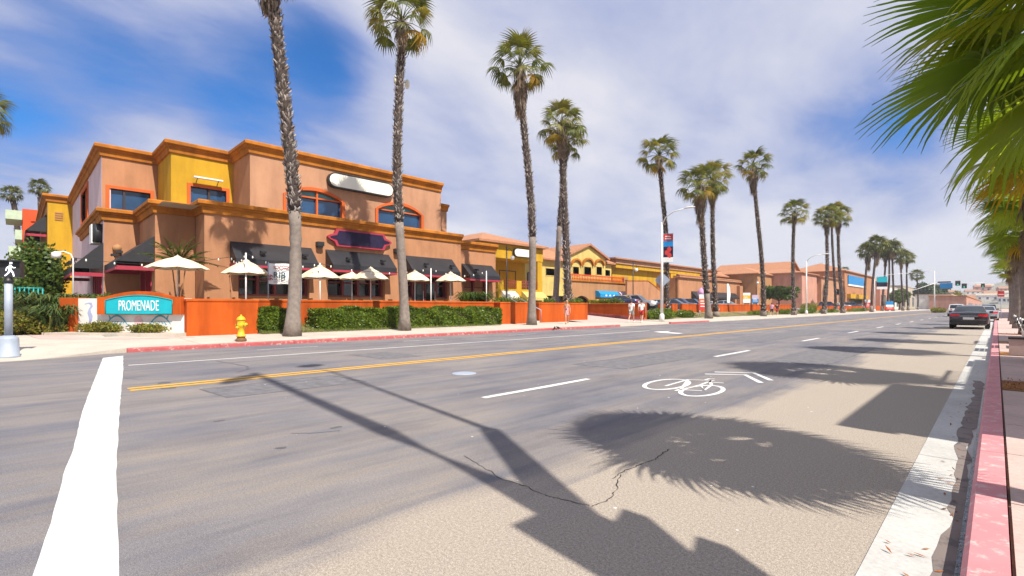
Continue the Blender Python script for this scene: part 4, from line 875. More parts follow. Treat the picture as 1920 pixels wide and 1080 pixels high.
mb.tube([(3.6, 24.9, 5), (3.6, 27.2, 5)], .05, 5); mb.build('roof_railing', BLACKM, B)
B = thing('white_shop_row', 'white shop row on the near side seen end on down the street', 'building')
bx('wall', 3.6, 75, .1, 14, 160, 6, WHITEST, B); bx('cornice', 3.3, 74.8, 5.6, 3.59, 160, 6.1, PINKST, B)
for k in range(8): bx('window', 3.52, 78 + k * 9, .9, 3.59, 83 + k * 9, 3, GLASSD, B)
# ================================================================== RETAINING WALLS, SIGN WALL
def coped(name, label, poly_pts, z0, z1, mat, th=.3, group='orange walls along the sidewalk', cap=.1, cat='wall'):
    """wall along a polyline with a slightly wider rounded cap"""
    o = thing(name, label, cat, group=group)
    for nm, w, a, b, m in (('wall_body', th, z0, z1 - cap - .002, mat), ('cap', th + .06, z1 - cap, z1, mat)):
        n = len(poly_pts); rs = []
        for i, p in enumerate(poly_pts):
            def nr(u, v): dx, dy = v[0] - u[0], v[1] - u[1]; l = math.hypot(dx, dy); return Vector((dy / l, -dx / l))
            if i == 0: m_ = nr(poly_pts[0], poly_pts[1])
            elif i == n - 1: m_ = nr(poly_pts[-2], poly_pts[-1])
            else: q, r = nr(poly_pts[i - 1], p), nr(p, poly_pts[i + 1]); m_ = (q + r) / (1 + q.dot(r))
            h = w / 2; c = .03 if nm == 'cap' else 0
            rs.append([(p[0] + m_.x * h, p[1] + m_.y * h, a), (p[0] + m_.x * h, p[1] + m_.y * h, b - c), (p[0] + m_.x * (h - c), p[1] + m_.y * (h - c), b), (p[0] - m_.x * (h - c), p[1] - m_.y * (h - c), b), (p[0] - m_.x * h, p[1] - m_.y * h, b - c), (p[0] - m_.x * h, p[1] - m_.y * h, a)])
        mb = MB(); mb.rings(rs); mb.build(nm, m, o)
    return o
YW0, YW1 = 4.95, 7.3
coped('orange_wall', 'orange stucco wall behind the yellow hydrant, right of the sign', [(-25, 4.95), (-23.05, 4.95), (-23.05, 7.3), (-24.6, 7.3)], .1, 1.72, ORANGE)
coped('orange_wall', 'long orange stucco wall behind the clipped hedges and the umbrellas', [(-24.6, 7.48), (-24.6, yx(934, -24.6))], .1, 1.74, ORANGE)
ya, yb = yx(934, -24.2), yx(980, -24.2)
coped('orange_wall', 'orange wall pier left of the steps, at the end of the hedge', [(-27, ya), (-24.0, ya), (-24.0, yb), (-27, yb)], .1, 1.72, ORANGE)
yc, yd = yx(1010, -24.2), yx(1097, -24.2)
coped('orange_wall', 'orange wall right of the steps behind the walking woman', [(-27.5, yc), (-24.2, yc), (-24.2, yd), (-27.5, yd)], .1, 1.7, ORANGE)
coped('orange_wall', 'orange wall along the far side of the driveway', [(-34, 40.2), (-22.6, 40.2)], .05, 1.72, ORANGE)
mb = MB(); mb.rings([[(-34, 39.9, .9), (-34, 39.9, 1.1), (-34, 40.05, 1.1), (-34, 40.05, .9)], [(-22.6, 39.9, .15), (-22.6, 39.9, .42), (-22.6, 40.05, .42), (-22.6, 40.05, .15)]]); struct('driveway_kerb', mb, PRED)
for a, b, lab in ((1236, 1268, 'low orange wall segment behind the white street light pole'), (1276, 1330, 'low orange wall segment with red banner sign in front'), (1336, 1405, 'low orange wall segment by the feather flag'), (1409, 1485, 'low orange wall segment below the round green tree')):
    coped('orange_wall', lab, [(-25.4, yx(a, -25.4)), (-25.4, yx(b, -25.4))], .2, 1.72, ORANGE)
coped('orange_wall', 'low orange wall far along the car park before the pink block', [(-25.4, yx(1530, -25.4)), (-25.4, yx(1660, -25.4))], .2, 1.6, ORANGE)
coped('orange_wall', 'low orange wall at far left behind the shrubs', [(-36, 1.1), (-30.2, 2.15)], .2, 1.62, ORANGE)
# steps between the two piers
st = thing('stair', 'concrete steps up to the patio between two orange walls', 'stairs')
for k in range(5): bx('step', -24.6 - k * .4, yb + .2, .1, -24.2 - k * .4 if k else -23.9, yc - .2, .36 + k * .16 - (0 if k else .0), CONC, st)
for y in (yb + .35, yc - .3):
    mb = MB(); mb.tube([(-23.7, y, .3), (-23.7, y, 1.15), (-25.8, y, 2.0), (-25.8, y, .95)], .03, 6); mb.build('handrail', GREYM, st)
# sign wall, set across the corner
p0, p1 = Vector((-27.55, 1.6)), Vector((-23.25, 4.85)); dv = (p1 - p0); L0 = dv.length; dv /= L0
SF = Fr(p0.x, p0.y, dv.x, dv.y, dv.y, -dv.x)
S = thing('sign_wall', 'white sign wall with teal PROMENADE panel in orange surround on the corner', 'sign')
mb = MB(); fbox(mb, SF, .42, L0, -.3, 0, .1, 1.74); mb.build('panel', WHITEST, S)
mb = MB(); fbox(mb, SF, -.35, .415, -.5, .12, .1, 1.78); mb.build('pier', ORANGE, S)
def arcline(s0, s1, z0, rise, n=14, inset=0): return [(s1 - (s1 - s0) * i / n, z0 + rise * math.sin(math.pi * i / n)) for i in range(n + 1)]
sa, sb_ = L0 * .275, L0 * .985
out = [(sa, 1.08), (sb_, 1.08), (sb_, 1.80)] + [(sb_ - .35 - (sb_ - sa - .7) * i / 14, 1.80 + .23 * math.sin(math.pi * i / 14)) for i in range(15)] + [(sa, 1.80)]
mb = MB(); mb.T = SF.P; mb.prism(out, lambda a, b, d: (a, .001 + .16 * d, b)); fm = mb.build('surround', ORANGE, S)
ta, tb = sa + .42, sb_ - .38
mb = MB(); mb.T = SF.P; mb.prism([(ta, 1.10), (tb, 1.10)] + arcline(ta, tb, 1.67, .19), lambda a, b, d: (a, .161 + .012 * d, b)); tp = mb.build('teal_panel', TEAL, S)
mb = MB(); mb.T = SF.P; pth = [(ta, 1.10)] + [(tb, 1.10)] + arcline(ta, tb, 1.67, .19); mb.tube([(a, .18, b) for a, b in pth] + [(ta, .18, 1.10)], .022, 6); mb.build('panel_border', TEALP, tp)
letters('PROMENADE', SF, (ta + tb) / 2, .175, 1.42, .60, WHITEM, tp, .52)
mb = MB(); fbox(mb, SF, -.4, L0 + .2, .0, .75, .1, .36); struct('planter_kerb', mb, CONC)
# mural painted on the panel: seahorse, two dolphins, coral disc
def deco(pts, w, m, nm, t=.004):
    mb = MB(); mb.T = SF.P; n = len(pts); vs = []
    for i, p in enumerate(pts):
        a, b = pts[max(0, i - 1)], pts[min(n - 1, i + 1)]; dx, dy = b[0] - a[0], b[1] - a[1]; l = math.hypot(dx, dy) or 1; ww = w[i] if isinstance(w, list) else w
        vs += [(p[0] - dy / l * ww / 2, t, p[1] + dx / l * ww / 2), (p[0] + dy / l * ww / 2, t, p[1] - dx / l * ww / 2)]
    mb.add(vs, [(2 * i, 2 * i + 1, 2 * i + 3, 2 * i + 2) for i in range(n - 1)]); return mb.build(nm, m, S)
cx = .95
deco([(cx - .22, 1.5), (cx - .05, 1.55), (cx + .08, 1.52), (cx + .12, 1.42), (cx + .02, 1.3), (cx, 1.15), (cx + .06, 1.0), (cx + .06, .85), (cx, .72), (cx - .06, .66), (cx - .04, .62)], [.03, .05, .13, .11, .09, .18, .2, .14, .08, .05, .03], MURALLAV, 'seahorse_mural')
for c, sg in ((L0 * .42, 1), (L0 * .78, -1)):
    deco([(c - sg * .5 + sg * t, .62 + .42 * math.sin(math.pi * (t * .95 + .05))) for t in [i / 9 for i in range(10)]], [.03, .05, .06, .07, .08, .08, .07, .06, .05, .03], MURALBLUE, 'dolphin_mural')
    for q in range(5): deco([(c - sg * .3 + sg * .14 * q, .66 + .05 * q % .13), (c - sg * .2 + sg * .14 * q, .8)], [.06, .02], MURALBLUE, 'dolphin_mural')
    deco([(c - sg * .32, .9), (c - sg * .4, 1.06)], [.1, .02], MURALBLUE, 'dolphin_mural')
mb = MB(); mb.T = SF.P; mb.prism([(L0 * .6 + .2 * math.cos(a), .82 + .2 * math.sin(a)) for a in [k * math.pi / 9 for k in range(18)]], lambda a, b, d: (a, .003 + .002 * d, b)); mb.build('coral_mural', MURALPINK, S)
# ================================================================== PALMS
THATCH = leafmat('palm_thatch', [(0.16, 0.11, 0.075), (0.30, 0.24, 0.18), (0.10, 0.07, 0.05), (0.40, 0.34, 0.28)], 0.1, 0.9)
def frond_mesh(name, mat, Lp, Lb, nseg, spread=1.75, droop=.35, tip=.2, fold=True, side_drop=.3, seed=0, st=(0, .3, .56, .8, 1.0)):
    r_ = random.Random(seed); mb = MB()
    hubz = -.06 * Lp
    mb.tube([(0, 0, 0), (Lp * .5, 0, .05 * Lp), (Lp, 0, hubz)], [.028 * Lb / .9, .02 * Lb / .9, .012 * Lb / .9], 5)
    d = 2 * spread / nseg
    for k in range(nseg):
        th = -spread + d * (k + .5); a = abs(th) / spread
        L = Lb * (1 - .32 * a * a) * r_.uniform(.92, 1.05); dr = droop * r_.uniform(.7, 1.4); c, s = math.cos(th), math.sin(th)
        ro, mid, le = [], [], []
        for i, f in enumerate(st):
            r = L * f; w = d * .52 * min(r, L * .55) * (1 if f <= .57 else max(0.02, (1.02 - f) / .46))
            z = hubz - dr * L * max(0, f - .3) ** 1.7 * 1.4 - tip * L * max(0, f - .72) ** 1.3 * r_.uniform(.6, 1.6) - side_drop * r * (1 - c) * .55
            k2 = max(0, f - .6) * dr * .5
            x, y = Lp + r * c * (1 - k2), r * s * (1 - k2 * .6)
            mid.append((x, y, z + (.035 * L * f * (1.1 - f) if fold else 0))); le.append((x - s * w, y + c * w, z)); ro.append((x + s * w, y - c * w, z))
        n = len(st); fs = []
        vs = ro + mid + le if fold else ro + le
        for i in range(n - 1):
            fs.append((i, i + 1, n + i + 1, n + i))
            if fold: fs.append((n + i, n + i + 1, 2 * n + i + 1, 2 * n + i))
        mb.add(vs, fs)
    return mb.mesh(name, mat)
FR = [frond_mesh('frond', FROND, 1.0, .74, 18, 1.75, .5 + .2 * i, .45, True, .55, i) for i in range(3)]
FRY = frond_mesh('frond', FRONDY, .85, .85, 18, 1.8, .8, .5, True, .6, 9)
DF = [frond_mesh('dead_frond', DEADF, .5, 1.0, 9, .55, .25, .3, False, .3, 20 + i, (0, .4, .75, 1.0)) for i in range(2)]
FRN = [frond_mesh('frond', FRONDN, .85, .98, 36, 2.0, .08 + .10 * i, .17, True, .22, 30 + i, (0, .25, .45, .57, .75, .88, 1.0)) for i in range(4)]
FRNY = frond_mesh('frond', FRONDY, .80, 1.0, 34, 1.8, .4, .3, True, .4, 41, (0, .25, .45, .6, .75, .88, 1.0))
DFN = [frond_mesh('dead_frond', DEADF, .6, 1.05, 18, .75, .2, .3, True, .3, 50 + i, (0, .3, .6, .8, 1.0)) for i in range(2)]
FRL = [frond_mesh('frond', FROND, .85, .85, 10, 1.8, .6 + .2 * i, .35, False, .5, 60 + i, (0, .5, 1.0)) for i in range(2)]
DFL = frond_mesh('dead_frond', DEADF, .5, 1.0, 5, .5, .25, .3, False, .3, 70, (0, .6, 1.0))
def palm(label, X, pb, zb, pc, yc, wpx, smooth=.35, skirt=.5, r0=.3, seed=1, lod=1, group='palms along the far sidewalk', bend=0, nfr=30, up=.16, dead=True, Yb=None):
    rg = random.Random(seed)
    Y0 = yx(pb, X) if Yb is None else Yb; Yc = yx(pc, X); Zd = fwx * X + fwy * Yc; Rr = wpx / 2 * Zd / FPX
    top = Vector((X, Yc, zx(pc, yc, X))); base = Vector((X, Y0, zb))
    o = thing('palm_tree', label, 'palm tree', base, 0, group)
    H = top.z - base.z - Rr * .12; tp = Vector((0, top.y - base.y, H))
    N = 26 if lod else 12; path = []; rad = []
    for i in range(N + 1):
        t = i / N; sway = bend * math.sin(math.pi * t)
        path.append(Vector((.12 * math.sin(t * 5 + seed), tp.y * t + sway + .10 * math.sin(t * 7 + seed * 2), H * t))); fl = .5 * max(0, 1 - t * 9) ** 2
        rad.append(r0 * (1 + fl) * (1 - .25 * t) * rg.uniform(.96, 1.04))
    mb = MB(); k = max(1, int(N * smooth)); mb.tube(path[:k + 1], rad[:k + 1], 14 if lod else 8); mb.mi = 1; mb.tube(path[k:], [r * .97 for r in rad[k:]], 12 if lod else 7); mb.build('trunk', [TRUNKS, TRUNKD], o)
    # criss-cross leaf bases left on the upper trunk
    mb = MB(); nb = int((1500 if lod > 1 else 700 if lod else 120) * (1 - smooth)); up_ = Vector((0, 0, 1))
    for i in range(nb):
        t = max(0, smooth - .05 * rg.random() ** 2) + (1 - smooth) * (i + rg.random()) / nb; t = min(t, .999); f = t * N; a = min(int(f), N - 1); c = path[a].lerp(path[a + 1], f - a); r = rad[a] * (1.0 + .28 * max(0, (t - .8) / .2))
        an = i * 2.39996 + rg.uniform(-.2, .2); n = Vector((math.cos(an), math.sin(an), 0)); tn = Vector((-n.y, n.x, 0))
        sd = rg.choice((-1, 1)); d = (up_ + tn * sd * rg.uniform(.25, .7) + n * rg.uniform(.2, .75)).normalized(); l = r * rg.uniform(.5, 1.0); w = r * rg.uniform(.12, .24)
        p = c + n * r * .93; q = d.cross(n).normalized() * w
        mb.add([p - q, p + q, p + d * l + q * .45 + n * .02, p + d * l - q * .45 + n * .02, p + d * l * .5 + n * r * .16], [(0, 1, 4), (1, 2, 4), (2, 3, 4), (3, 0, 4)])
    if nb: mb.build('leaf_bases', BOOT, o, 'stuff')
    if skirt > 0 and lod:      # hanging strands of old leaf stalks under the crown
        mb = MB(); sk = skirt * Rr * 1.5; rr_ = rad[-1]
        for _ in range(int(60 + 260 * skirt)):
            an = rg.uniform(0, 6.283); t = rg.random(); r1 = rr_ * (1.0 + (1.1 + skirt) * math.sin(math.pi * min(1, .15 + t * .8)) * rg.uniform(.5, 1)); n = Vector((math.cos(an), math.sin(an), 0)); z = H + .1 - t * sk; l = rg.uniform(.25, .6) * Rr * .6
            p = Vector((path[-1].x, path[-1].y, z)) + n * r1; q = Vector((-n.y, n.x, 0)) * rg.uniform(.015, .05); e_ = p + Vector((0, 0, -l)) + n * rg.uniform(-.12, .10)
            mb.add([p - q * .4, p + q * .4, p.lerp(e_, .5) + q + n * .04, e_ + q * .3, e_ - q * .3, p.lerp(e_, .5) - q + n * .04], [(0, 1, 2, 5), (5, 2, 3, 4)])
        mb.build('thatch', THATCH, o, 'stuff')
    sc_ = Rr / 1.55
    items = []
    for i in range(nfr):
        t = (i + .5) / nfr; el = R(84 - 122 * t ** .95) + rg.uniform(-.12, .12); az = i * 2.39996 + rg.uniform(-.25, .25); items.append((el, az, rg.choice(FR if t < .85 else FR + [FRY]) if lod else rg.choice(FRL), rg.uniform(.82, 1.08), rg.uniform(-.25, .25), 0.0))
    if dead:
        for i in range(int(10 + 46 * skirt)):
            t = rg.random(); items.append((R(-62 - 24 * t), rg.uniform(0, 6.283), rg.choice(DF) if lod else DFL, rg.uniform(.6, 1.0) * (.6 + .5 * skirt), 0, -t * skirt * Rr * 1.1))
    if lod:
        for el, az, me, s, tw, dz in items:
            f = link(me.name.split('.')[0], me, o); f.matrix_local = Matrix.Translation((path[-1].x, path[-1].y, H + dz)) @ Matrix.Rotation(az, 4, 'Z') @ Matrix.Rotation(-el, 4, 'Y') @ Matrix.Rotation(tw, 4, 'X') @ Matrix.Scale(s * sc_, 4)
    else:
        for nm, mt in (('crown', FROND), ('dead_crown', DEADF)):
            mb = MB()
            for el, az, me, s, tw, dz in items:
                if (me is DFL) != (mt is DEADF): continue
                m = Matrix.Translation((path[-1].x, path[-1].y, H + dz)) @ Matrix.Rotation(az, 4, 'Z') @ Matrix.Rotation(-el, 4, 'Y') @ Matrix.Rotation(tw, 4, 'X') @ Matrix.Scale(s * sc_, 4)
                mb.add([m @ v.co for v in me.vertices], [tuple(p.vertices) for p in me.polygons])
            if mb.v: mb.build(nm, mt if nm == 'dead_crown' else FARFROND, o)
    return o
FARFROND = leafmat('palm_frond_far', [(0.075, 0.10, 0.018), (0.13, 0.14, 0.025), (0.055, 0.085, 0.02), (0.17, 0.16, 0.035)], 0.3, 0.45)
palm('tallest palm with shaggy trunk right of the yellow hydrant, its crown above the picture', -20.9, 549, .17, 500, -80, 140, .36, .8, .265, 3, 2, bend=.45)
palm('tall shaggy palm standing among the hedges before the round blank sign', -21.5, 754, .2, 752, 30, 142, .36, .22, .235, 7, 2, bend=-.15)
palm('palm at the foot of the steps with a thick grey skirt under its crown', -21.8, 1000, .2, 978, 118, 122, .36, .8, .25, 12, 2, bend=.1)
palm('shaggy trunked palm behind the orange wall left of the gabled shop', -29, 1066, .9, 1052, 232, 104, .02, .5, .36, 15, 1, bend=.1)
palm('leaning smooth trunked palm whose trunk crosses behind the shaggy one', -30.5, 1040, .9, 1058, 262, 84, .5, .3, .3, 16, 1, bend=.15, nfr=26)
palm('palm directly behind the white street light pole with the banner', -25.2, 1252, .6, 1238, 287, 84, .02, .18, .27, 18, 1, bend=.1)
palm('front palm of the pair just right of the street light, golden crown', -21.2, 1328, .2, 1312, 345, 86, .22, .85, .30, 21, 1, bend=.1)
palm('rear palm of the pair just right of the street light', -23, 1343, .25, 1333, 332, 80, .06, .7, .27, 22, 1)
palm('slender single palm left of the round green tree, grey skirt', -21, 1432, .2, 1414, 306, 68, .04, .85, .27, 25, 1, bend=.12)
palm('single palm in front of the terracotta gable house', -21, 1487, .2, 1489, 396, 58, .02, .25, .26, 27, 1)
palm('left palm of the crossing trio before the pink block', -21, 1545, .2, 1552, 405, 52, .02, .6, .30, 31, 1, bend=.4)
palm('middle palm of the crossing trio before the pink block', -24, 1566, .3, 1560, 402, 48, .02, .4, .26, 32, 1)
palm('right palm of the crossing trio before the pink block', -21, 1579, .2, 1571, 402, 54, .02, .6, .30, 33, 1, bend=-.2)
FARP = [(1620, -24, 1627, 468, 42, .95, 'left palm of the far cluster beside the blue sign'), (1634, -21, 1642, 457, 46, .95, 'tallest palm of the far cluster past the blue sign'), (1655, -23, 1660, 470, 38, .7, 'palm in the far cluster just right of the far street light'), (1664, -22, 1668, 464, 38, .6, 'palm of the far cluster, third from its right end'), (1674, -21, 1674, 462, 40, .6, 'palm of the far cluster with a bare lower trunk'), (1692, -21, 1690, 480, 36, .6, 'left palm of the farthest pair before the dark tree'), (1702, -21, 1700, 482, 32, .5, 'right palm of the farthest pair before the dark tree')]
for i, (pb, X, pc, yc, w, sk, lab) in enumerate(FARP): palm(lab, X, pb, .2, pc, yc, w, .02, sk, .3, 40 + i, 0, nfr=34)
palm('small distant palm rising over the dark tree by the signals', -23, 1721, .2, 1720, 515, 28, .1, .3, .3, 50, 0, nfr=24, group='distant palms')
palm('distant palm at the far left before the hotel balconies', -100, 34, .2, 20, 362, 42, .6, .1, .42, 51, 0, nfr=26, group='distant palms', bend=.6)
palm('distant palm rising behind the mustard wing at the far left', -110, 72, .2, 76, 350, 40, .6, .1, .42, 52, 0, nfr=26, group='distant palms')
palm('distant palm behind the pink block, left one', -60, 1524, .2, 1524, 504, 20, .3, .1, .35, 53, 0, nfr=20, group='distant palms')
palm('distant palm behind the pink block, right one', -60, 1583, .2, 1583, 506, 20, .3, .1, .35, 54, 0, nfr=20, group='distant palms')
palm('palm at the left edge with only its frond tips in the picture', -52, -46, .2, -44, 205, 116, .3, .2, .35, 55, 1, nfr=30, group='distant palms')
def near_palm(label, x, y, h, Rr, seed, nfr=34, r0=.17, dead=30):
    rg = random.Random(seed); o = thing('palm_tree', label, 'palm tree', (x, y, .11), 0, 'palms along the near kerb')
    H = h - .11; N = 16; path = [Vector((.05 * math.sin(t * 4 + seed), .06 * math.sin(t * 3 + seed), H * t)) for t in [i / N for i in range(N + 1)]]; rad = [r0 * (1 + .35 * max(0, 1 - 6 * i / N)) for i in range(N + 1)]
    mb = MB(); mb.tube(path, rad, 12); mb.build('trunk', TRUNKS, o)
    sc_ = Rr / 1.75
    mb = MB(); mb.lathe((path[-1].x, path[-1].y, H), [(r0, -.9), (r0 * 1.7, -.55), (r0 * 2, -.2), (r0 * 1.3, .05), (.04, .2)], 12); mb.build('thatch', DEADF, o)
    for i in range(nfr):
        t = (i + .5) / nfr; el = R(80 - 118 * t) + rg.uniform(-.1, .1); az = i * 2.39996 + seed; me = rg.choice(FRN) if t < .8 else rg.choice(FRN + [FRNY] * 2)
        f = link('frond', me, o); f.matrix_local = Matrix.Translation((path[-1].x, path[-1].y, H)) @ Matrix.Rotation(az, 4, 'Z') @ Matrix.Rotation(-el, 4, 'Y') @ Matrix.Rotation(rg.uniform(-.35, .35), 4, 'X') @ Matrix.Scale(rg.uniform(.85, 1.1) * sc_, 4)
    for i in range(dead):
        f = link('dead_frond', rg.choice(DFN), o); f.matrix_local = Matrix.Translation((path[-1].x, path[-1].y, H - rg.uniform(.0, .5))) @ Matrix.Rotation(rg.uniform(0, 6.28), 4, 'Z') @ Matrix.Rotation(R(rg.uniform(52, 84)), 4, 'Y') @ Matrix.Scale(rg.uniform(.6, .95) * sc_, 4)
    return o
near_palm('nearest palm on the right, fan fronds spreading into the top corner', .74, 4.6, 3.3, 1.46, 6, 46)
near_palm('second palm along the near kerb with brown hanging skirt', .9, 11.7, 4.25, 1.75, 5, 28, dead=40)
near_palm('third palm along the near kerb beside the bench', .9, 18.9, 4.4, 1.7, 8, 32, dead=44)
near_palm('fourth palm along the near kerb, mostly hidden by the nearer ones', .9, 24.8, 4.3, 1.6, 11, 26)
near_palm('fifth palm along the near kerb, brown trunk beside the benches', .9, 32.5, 4.6, 1.6, 13, 26)
for k, (y, lab) in enumerate(((41, 'sixth palm along the near kerb behind the bench'), (50, 'seventh palm along the near kerb level with the black car'), (62, 'eighth palm along the near kerb beside the silver car'))): near_palm(lab, .95, y, 4.7, 1.5, 17 + k, 22, .2, 20)
# ================================================================== HEDGES, SHRUBS, TREES
def leaves_on(mb, rg, n, sampler, l, w):
    for _ in range(n):
        c, nn = sampler(); d = Vector((rg.gauss(0, 1), rg.gauss(0, 1), rg.gauss(0, 1) + .5)) + nn * .6
        mb.leaf(c, d, nn, l * rg.uniform(.6, 1.3), w * rg.uniform(.7, 1.2))
def hedge(label, x0, x1, y0, y1, z0, z1, n, seed, mat=None):
    rg = random.Random(seed); o = thing('hedge', label, 'hedge', ((x0 + x1) / 2, (y0 + y1) / 2, z0), group='clipped hedges before the orange wall')
    ax, ay, h = (x1 - x0) / 2, (y1 - y0) / 2, z1 - z0
    mb = MB(); mb.box(-ax + .12, -ay + .12, 0, ax - .12, ay - .12, h - .12); mb.build('branches', BARK, o)
    bumpf = lambda a: .07 * math.sin(a * 2.3 + seed) + .05 * math.sin(a * 5.1 + seed * 2)
    def smp():
        u = rg.random(); A = (2 * ay * h, 2 * ax * 2 * ay * .9, 2 * ax * h)
        if u < .45: y = rg.uniform(-ay, ay); z = rg.uniform(.0, h); rr = .12 * max(0, (z / h - .75) / .25) ** 2; return Vector((ax - rr + bumpf(y + z) - rg.random() ** 2 * .14, y, z)), Vector((1, 0, .2))
        if u < .85: x, y = rg.uniform(-ax, ax), rg.uniform(-ay, ay); return Vector((x, y, h + bumpf(y) - rg.random() ** 2 * .12)), Vector((0, 0, 1))
        s = rg.choice((-1, 1)); return Vector((rg.uniform(-ax, ax), s * (ay - rg.random() ** 2 * .1), rg.uniform(0, h))), Vector((0, s, .2))
    mb = MB(); leaves_on(mb, rg, n, smp, .125, .036); mb.build('leaves', mat or HEDGE, o, 'stuff')
X = -23.3
hedge('square clipped hedge between the hydrant and the tallest palm', X - .6, X + .4, yx(478, X), yx(533, X), .15, 1.22, 9000, 1)
hedge('long clipped hedge before the orange wall, left part up to the second palm', X - .75, X + .45, yx(590, X), yx(745, X), .2, 1.25, 22000, 2)
hedge('clipped hedge right of the second palm, ending at the orange pier', X - .7, X + .4, yx(752, X), yx(932, X), .25, 1.28, 20000, 3)
def shrub(name, label, c, rx, ry, h, n, mat, l=.12, w=.04, seed=1, cat='shrub', group=None, strap=False, rz=0):
    rg = random.Random(seed); o = thing(name, label, cat, c, rz, group); mb = MB()
    if strap:
        for _ in range(n):
            a, r = rg.uniform(0, 6.283), rg.random() ** .5; b = Vector((math.cos(a) * rx * r * .7, math.sin(a) * ry * r * .7, 0)); q = rg.uniform(0, 6.283); out_ = Vector((math.cos(q), math.sin(q), 0)); L = h * rg.uniform(.7, 1.2); sd = Vector((-out_.y, out_.x, 0)) * w
            p = [b, b + out_ * L * .25 + Vector((0, 0, L * .6)), b + out_ * L * .6 + Vector((0, 0, L * .85)), b + out_ * L * .95 + Vector((0, 0, L * .65))]
            mb.add([p[0] - sd * .6, p[0] + sd * .6, p[1] - sd, p[1] + sd, p[2] - sd * .7, p[2] + sd * .7, p[3]], [(0, 1, 3, 2), (2, 3, 5, 4), (4, 5, 6)])
    else:
        cl = [(rg.uniform(-.6, .6) * rx, rg.uniform(-.6, .6) * ry, h * rg.uniform(.35, .7), rg.uniform(.3, .5)) for _ in range(9)]
        def smp():
            q = rg.choice(cl); v = Vector((rg.gauss(0, 1), rg.gauss(0, 1), rg.gauss(0, 1))).normalized(); k = rg.random() ** .4
            return Vector((q[0] + v.x * rx * q[3] * 1.2 * k, q[1] + v.y * ry * q[3] * 1.2 * k, max(.02, q[2] + v.z * h * .42 * k))), v
        leaves_on(mb, rg, n, smp, l, w)
        for q in cl[:5]: mb.tube([(0, 0, 0), (q[0], q[1], q[2])], .02, 4)
    mb.build('leaves', mat, o, 'stuff'); return o
# bed at the far left: strap-leaved clumps, yellow-green mounds, tall green mass
for i, (px, X, z, rx, h, lab) in enumerate(((112, -27.9, .25, .7, 1.25, 'bright strap leaved clump against the pink end of the sign wall'), (88, -29.5, .5, 1.0, 1.5, 'dark strap leaved clump left of the sign wall'), (128, -29.5, .55, .9, 1.4, 'strap leaved clump behind the sign wall pier'), (60, -31, .6, .9, 1.25, 'strap leaved clump before the low orange wall'))):
    shrub('strap_leaf_plant', lab, (X, yx(px, X), z), rx, rx, h, 420, AGAVE, w=.035, seed=60 + i, cat='plant', group='strap leaved plants at the corner bed', strap=True)
for i, (px, X, z, rx, h, n, lab) in enumerate(((40, -28.5, .22, 1.0, .95, 3600, 'yellowing low shrub beside the pedestrian signal post'), (14, -29, .25, 1.0, .95, 3200, 'yellowing low shrub at the left edge of the picture'), (70, -28.2, .22, .9, .8, 3000, 'yellowish shrub mound before the strap leaved clumps'), (100, -27.8, .22, .6, .55, 1500, 'small mound of yellow leaves by the brick apron'))):
    shrub('yellow_shrub', lab, (X, yx(px, X), z), rx, rx * .8, h, n, SHRUBY, .11, .04, 70 + i, group='yellowing shrubs in the corner bed')
shrub('tall_shrub', 'tall green shrub behind the teal railing at the far left', (-40, yx(62, -40), .6), 1.6, 1.4, 4.4, 9000, TREEG, .22, .08, 81)
shrub('tall_shrub', 'dense green shrub at the left edge behind the signal post', (-38, yx(8, -38), .4), 1.6, 1.6, 2.6, 6000, TREEG, .2, .07, 82)
shrub('patio_shrub', 'low green shrub on the wall behind the sign, below the corner awning', (-28.6, yx(190, -28.6), .95), .9, 1.1, 1.05, 3800, HEDGE, .12, .04, 83)
sgp = lambda s, t: SF.P(s, t, .33)
shrub('flower_mound', 'green mound in the planter at the left foot of the sign', sgp(1.75, .36), 1.15, .3, .46, 4200, SHRUBY, .09, .03, 84, group='mounds in the sign planter', rz=math.atan2(dv.y, dv.x))
shrub('flower_mound', 'sparser reddish mound in the planter at the right foot of the sign', sgp(4.0, .36), 1.0, .3, .36, 2400, SHRUBY, .09, .03, 85, group='mounds in the sign planter', rz=math.atan2(dv.y, dv.x))
X = -26.2
shrub('patio_shrub', 'bright palm-like shrub under the last awning on the patio', (X, yx(890, X), .93), .9, .9, 1.5, 300, TREEG, w=.05, seed=86, strap=True)
for i, (a, b) in enumerate(((925, 955), (962, 985), (1012, 1040), (1068, 1090))): X = -26.5; shrub('wall_top_shrub', ('bushy shrub above the orange pier', 'dry shrub above the steps', 'green shrub on the wall right of the steps', 'green shrub at the driveway corner of the wall')[i], (X, yx((a + b) / 2, X), .93), .8, .6 + .5 * (i % 2), 1.15, 2400, HEDGE if i != 1 else SHRUBY, .13, .045, 90 + i, group='shrubs along the wall tops')
shrub('wall_top_shrub', 'long dark shrub on the driveway wall behind the two men', (-27.5, 41.2, .95), 2.6, .6, 1.2, 5200, HEDGE, .14, .05, 95, group='shrubs along the wall tops')
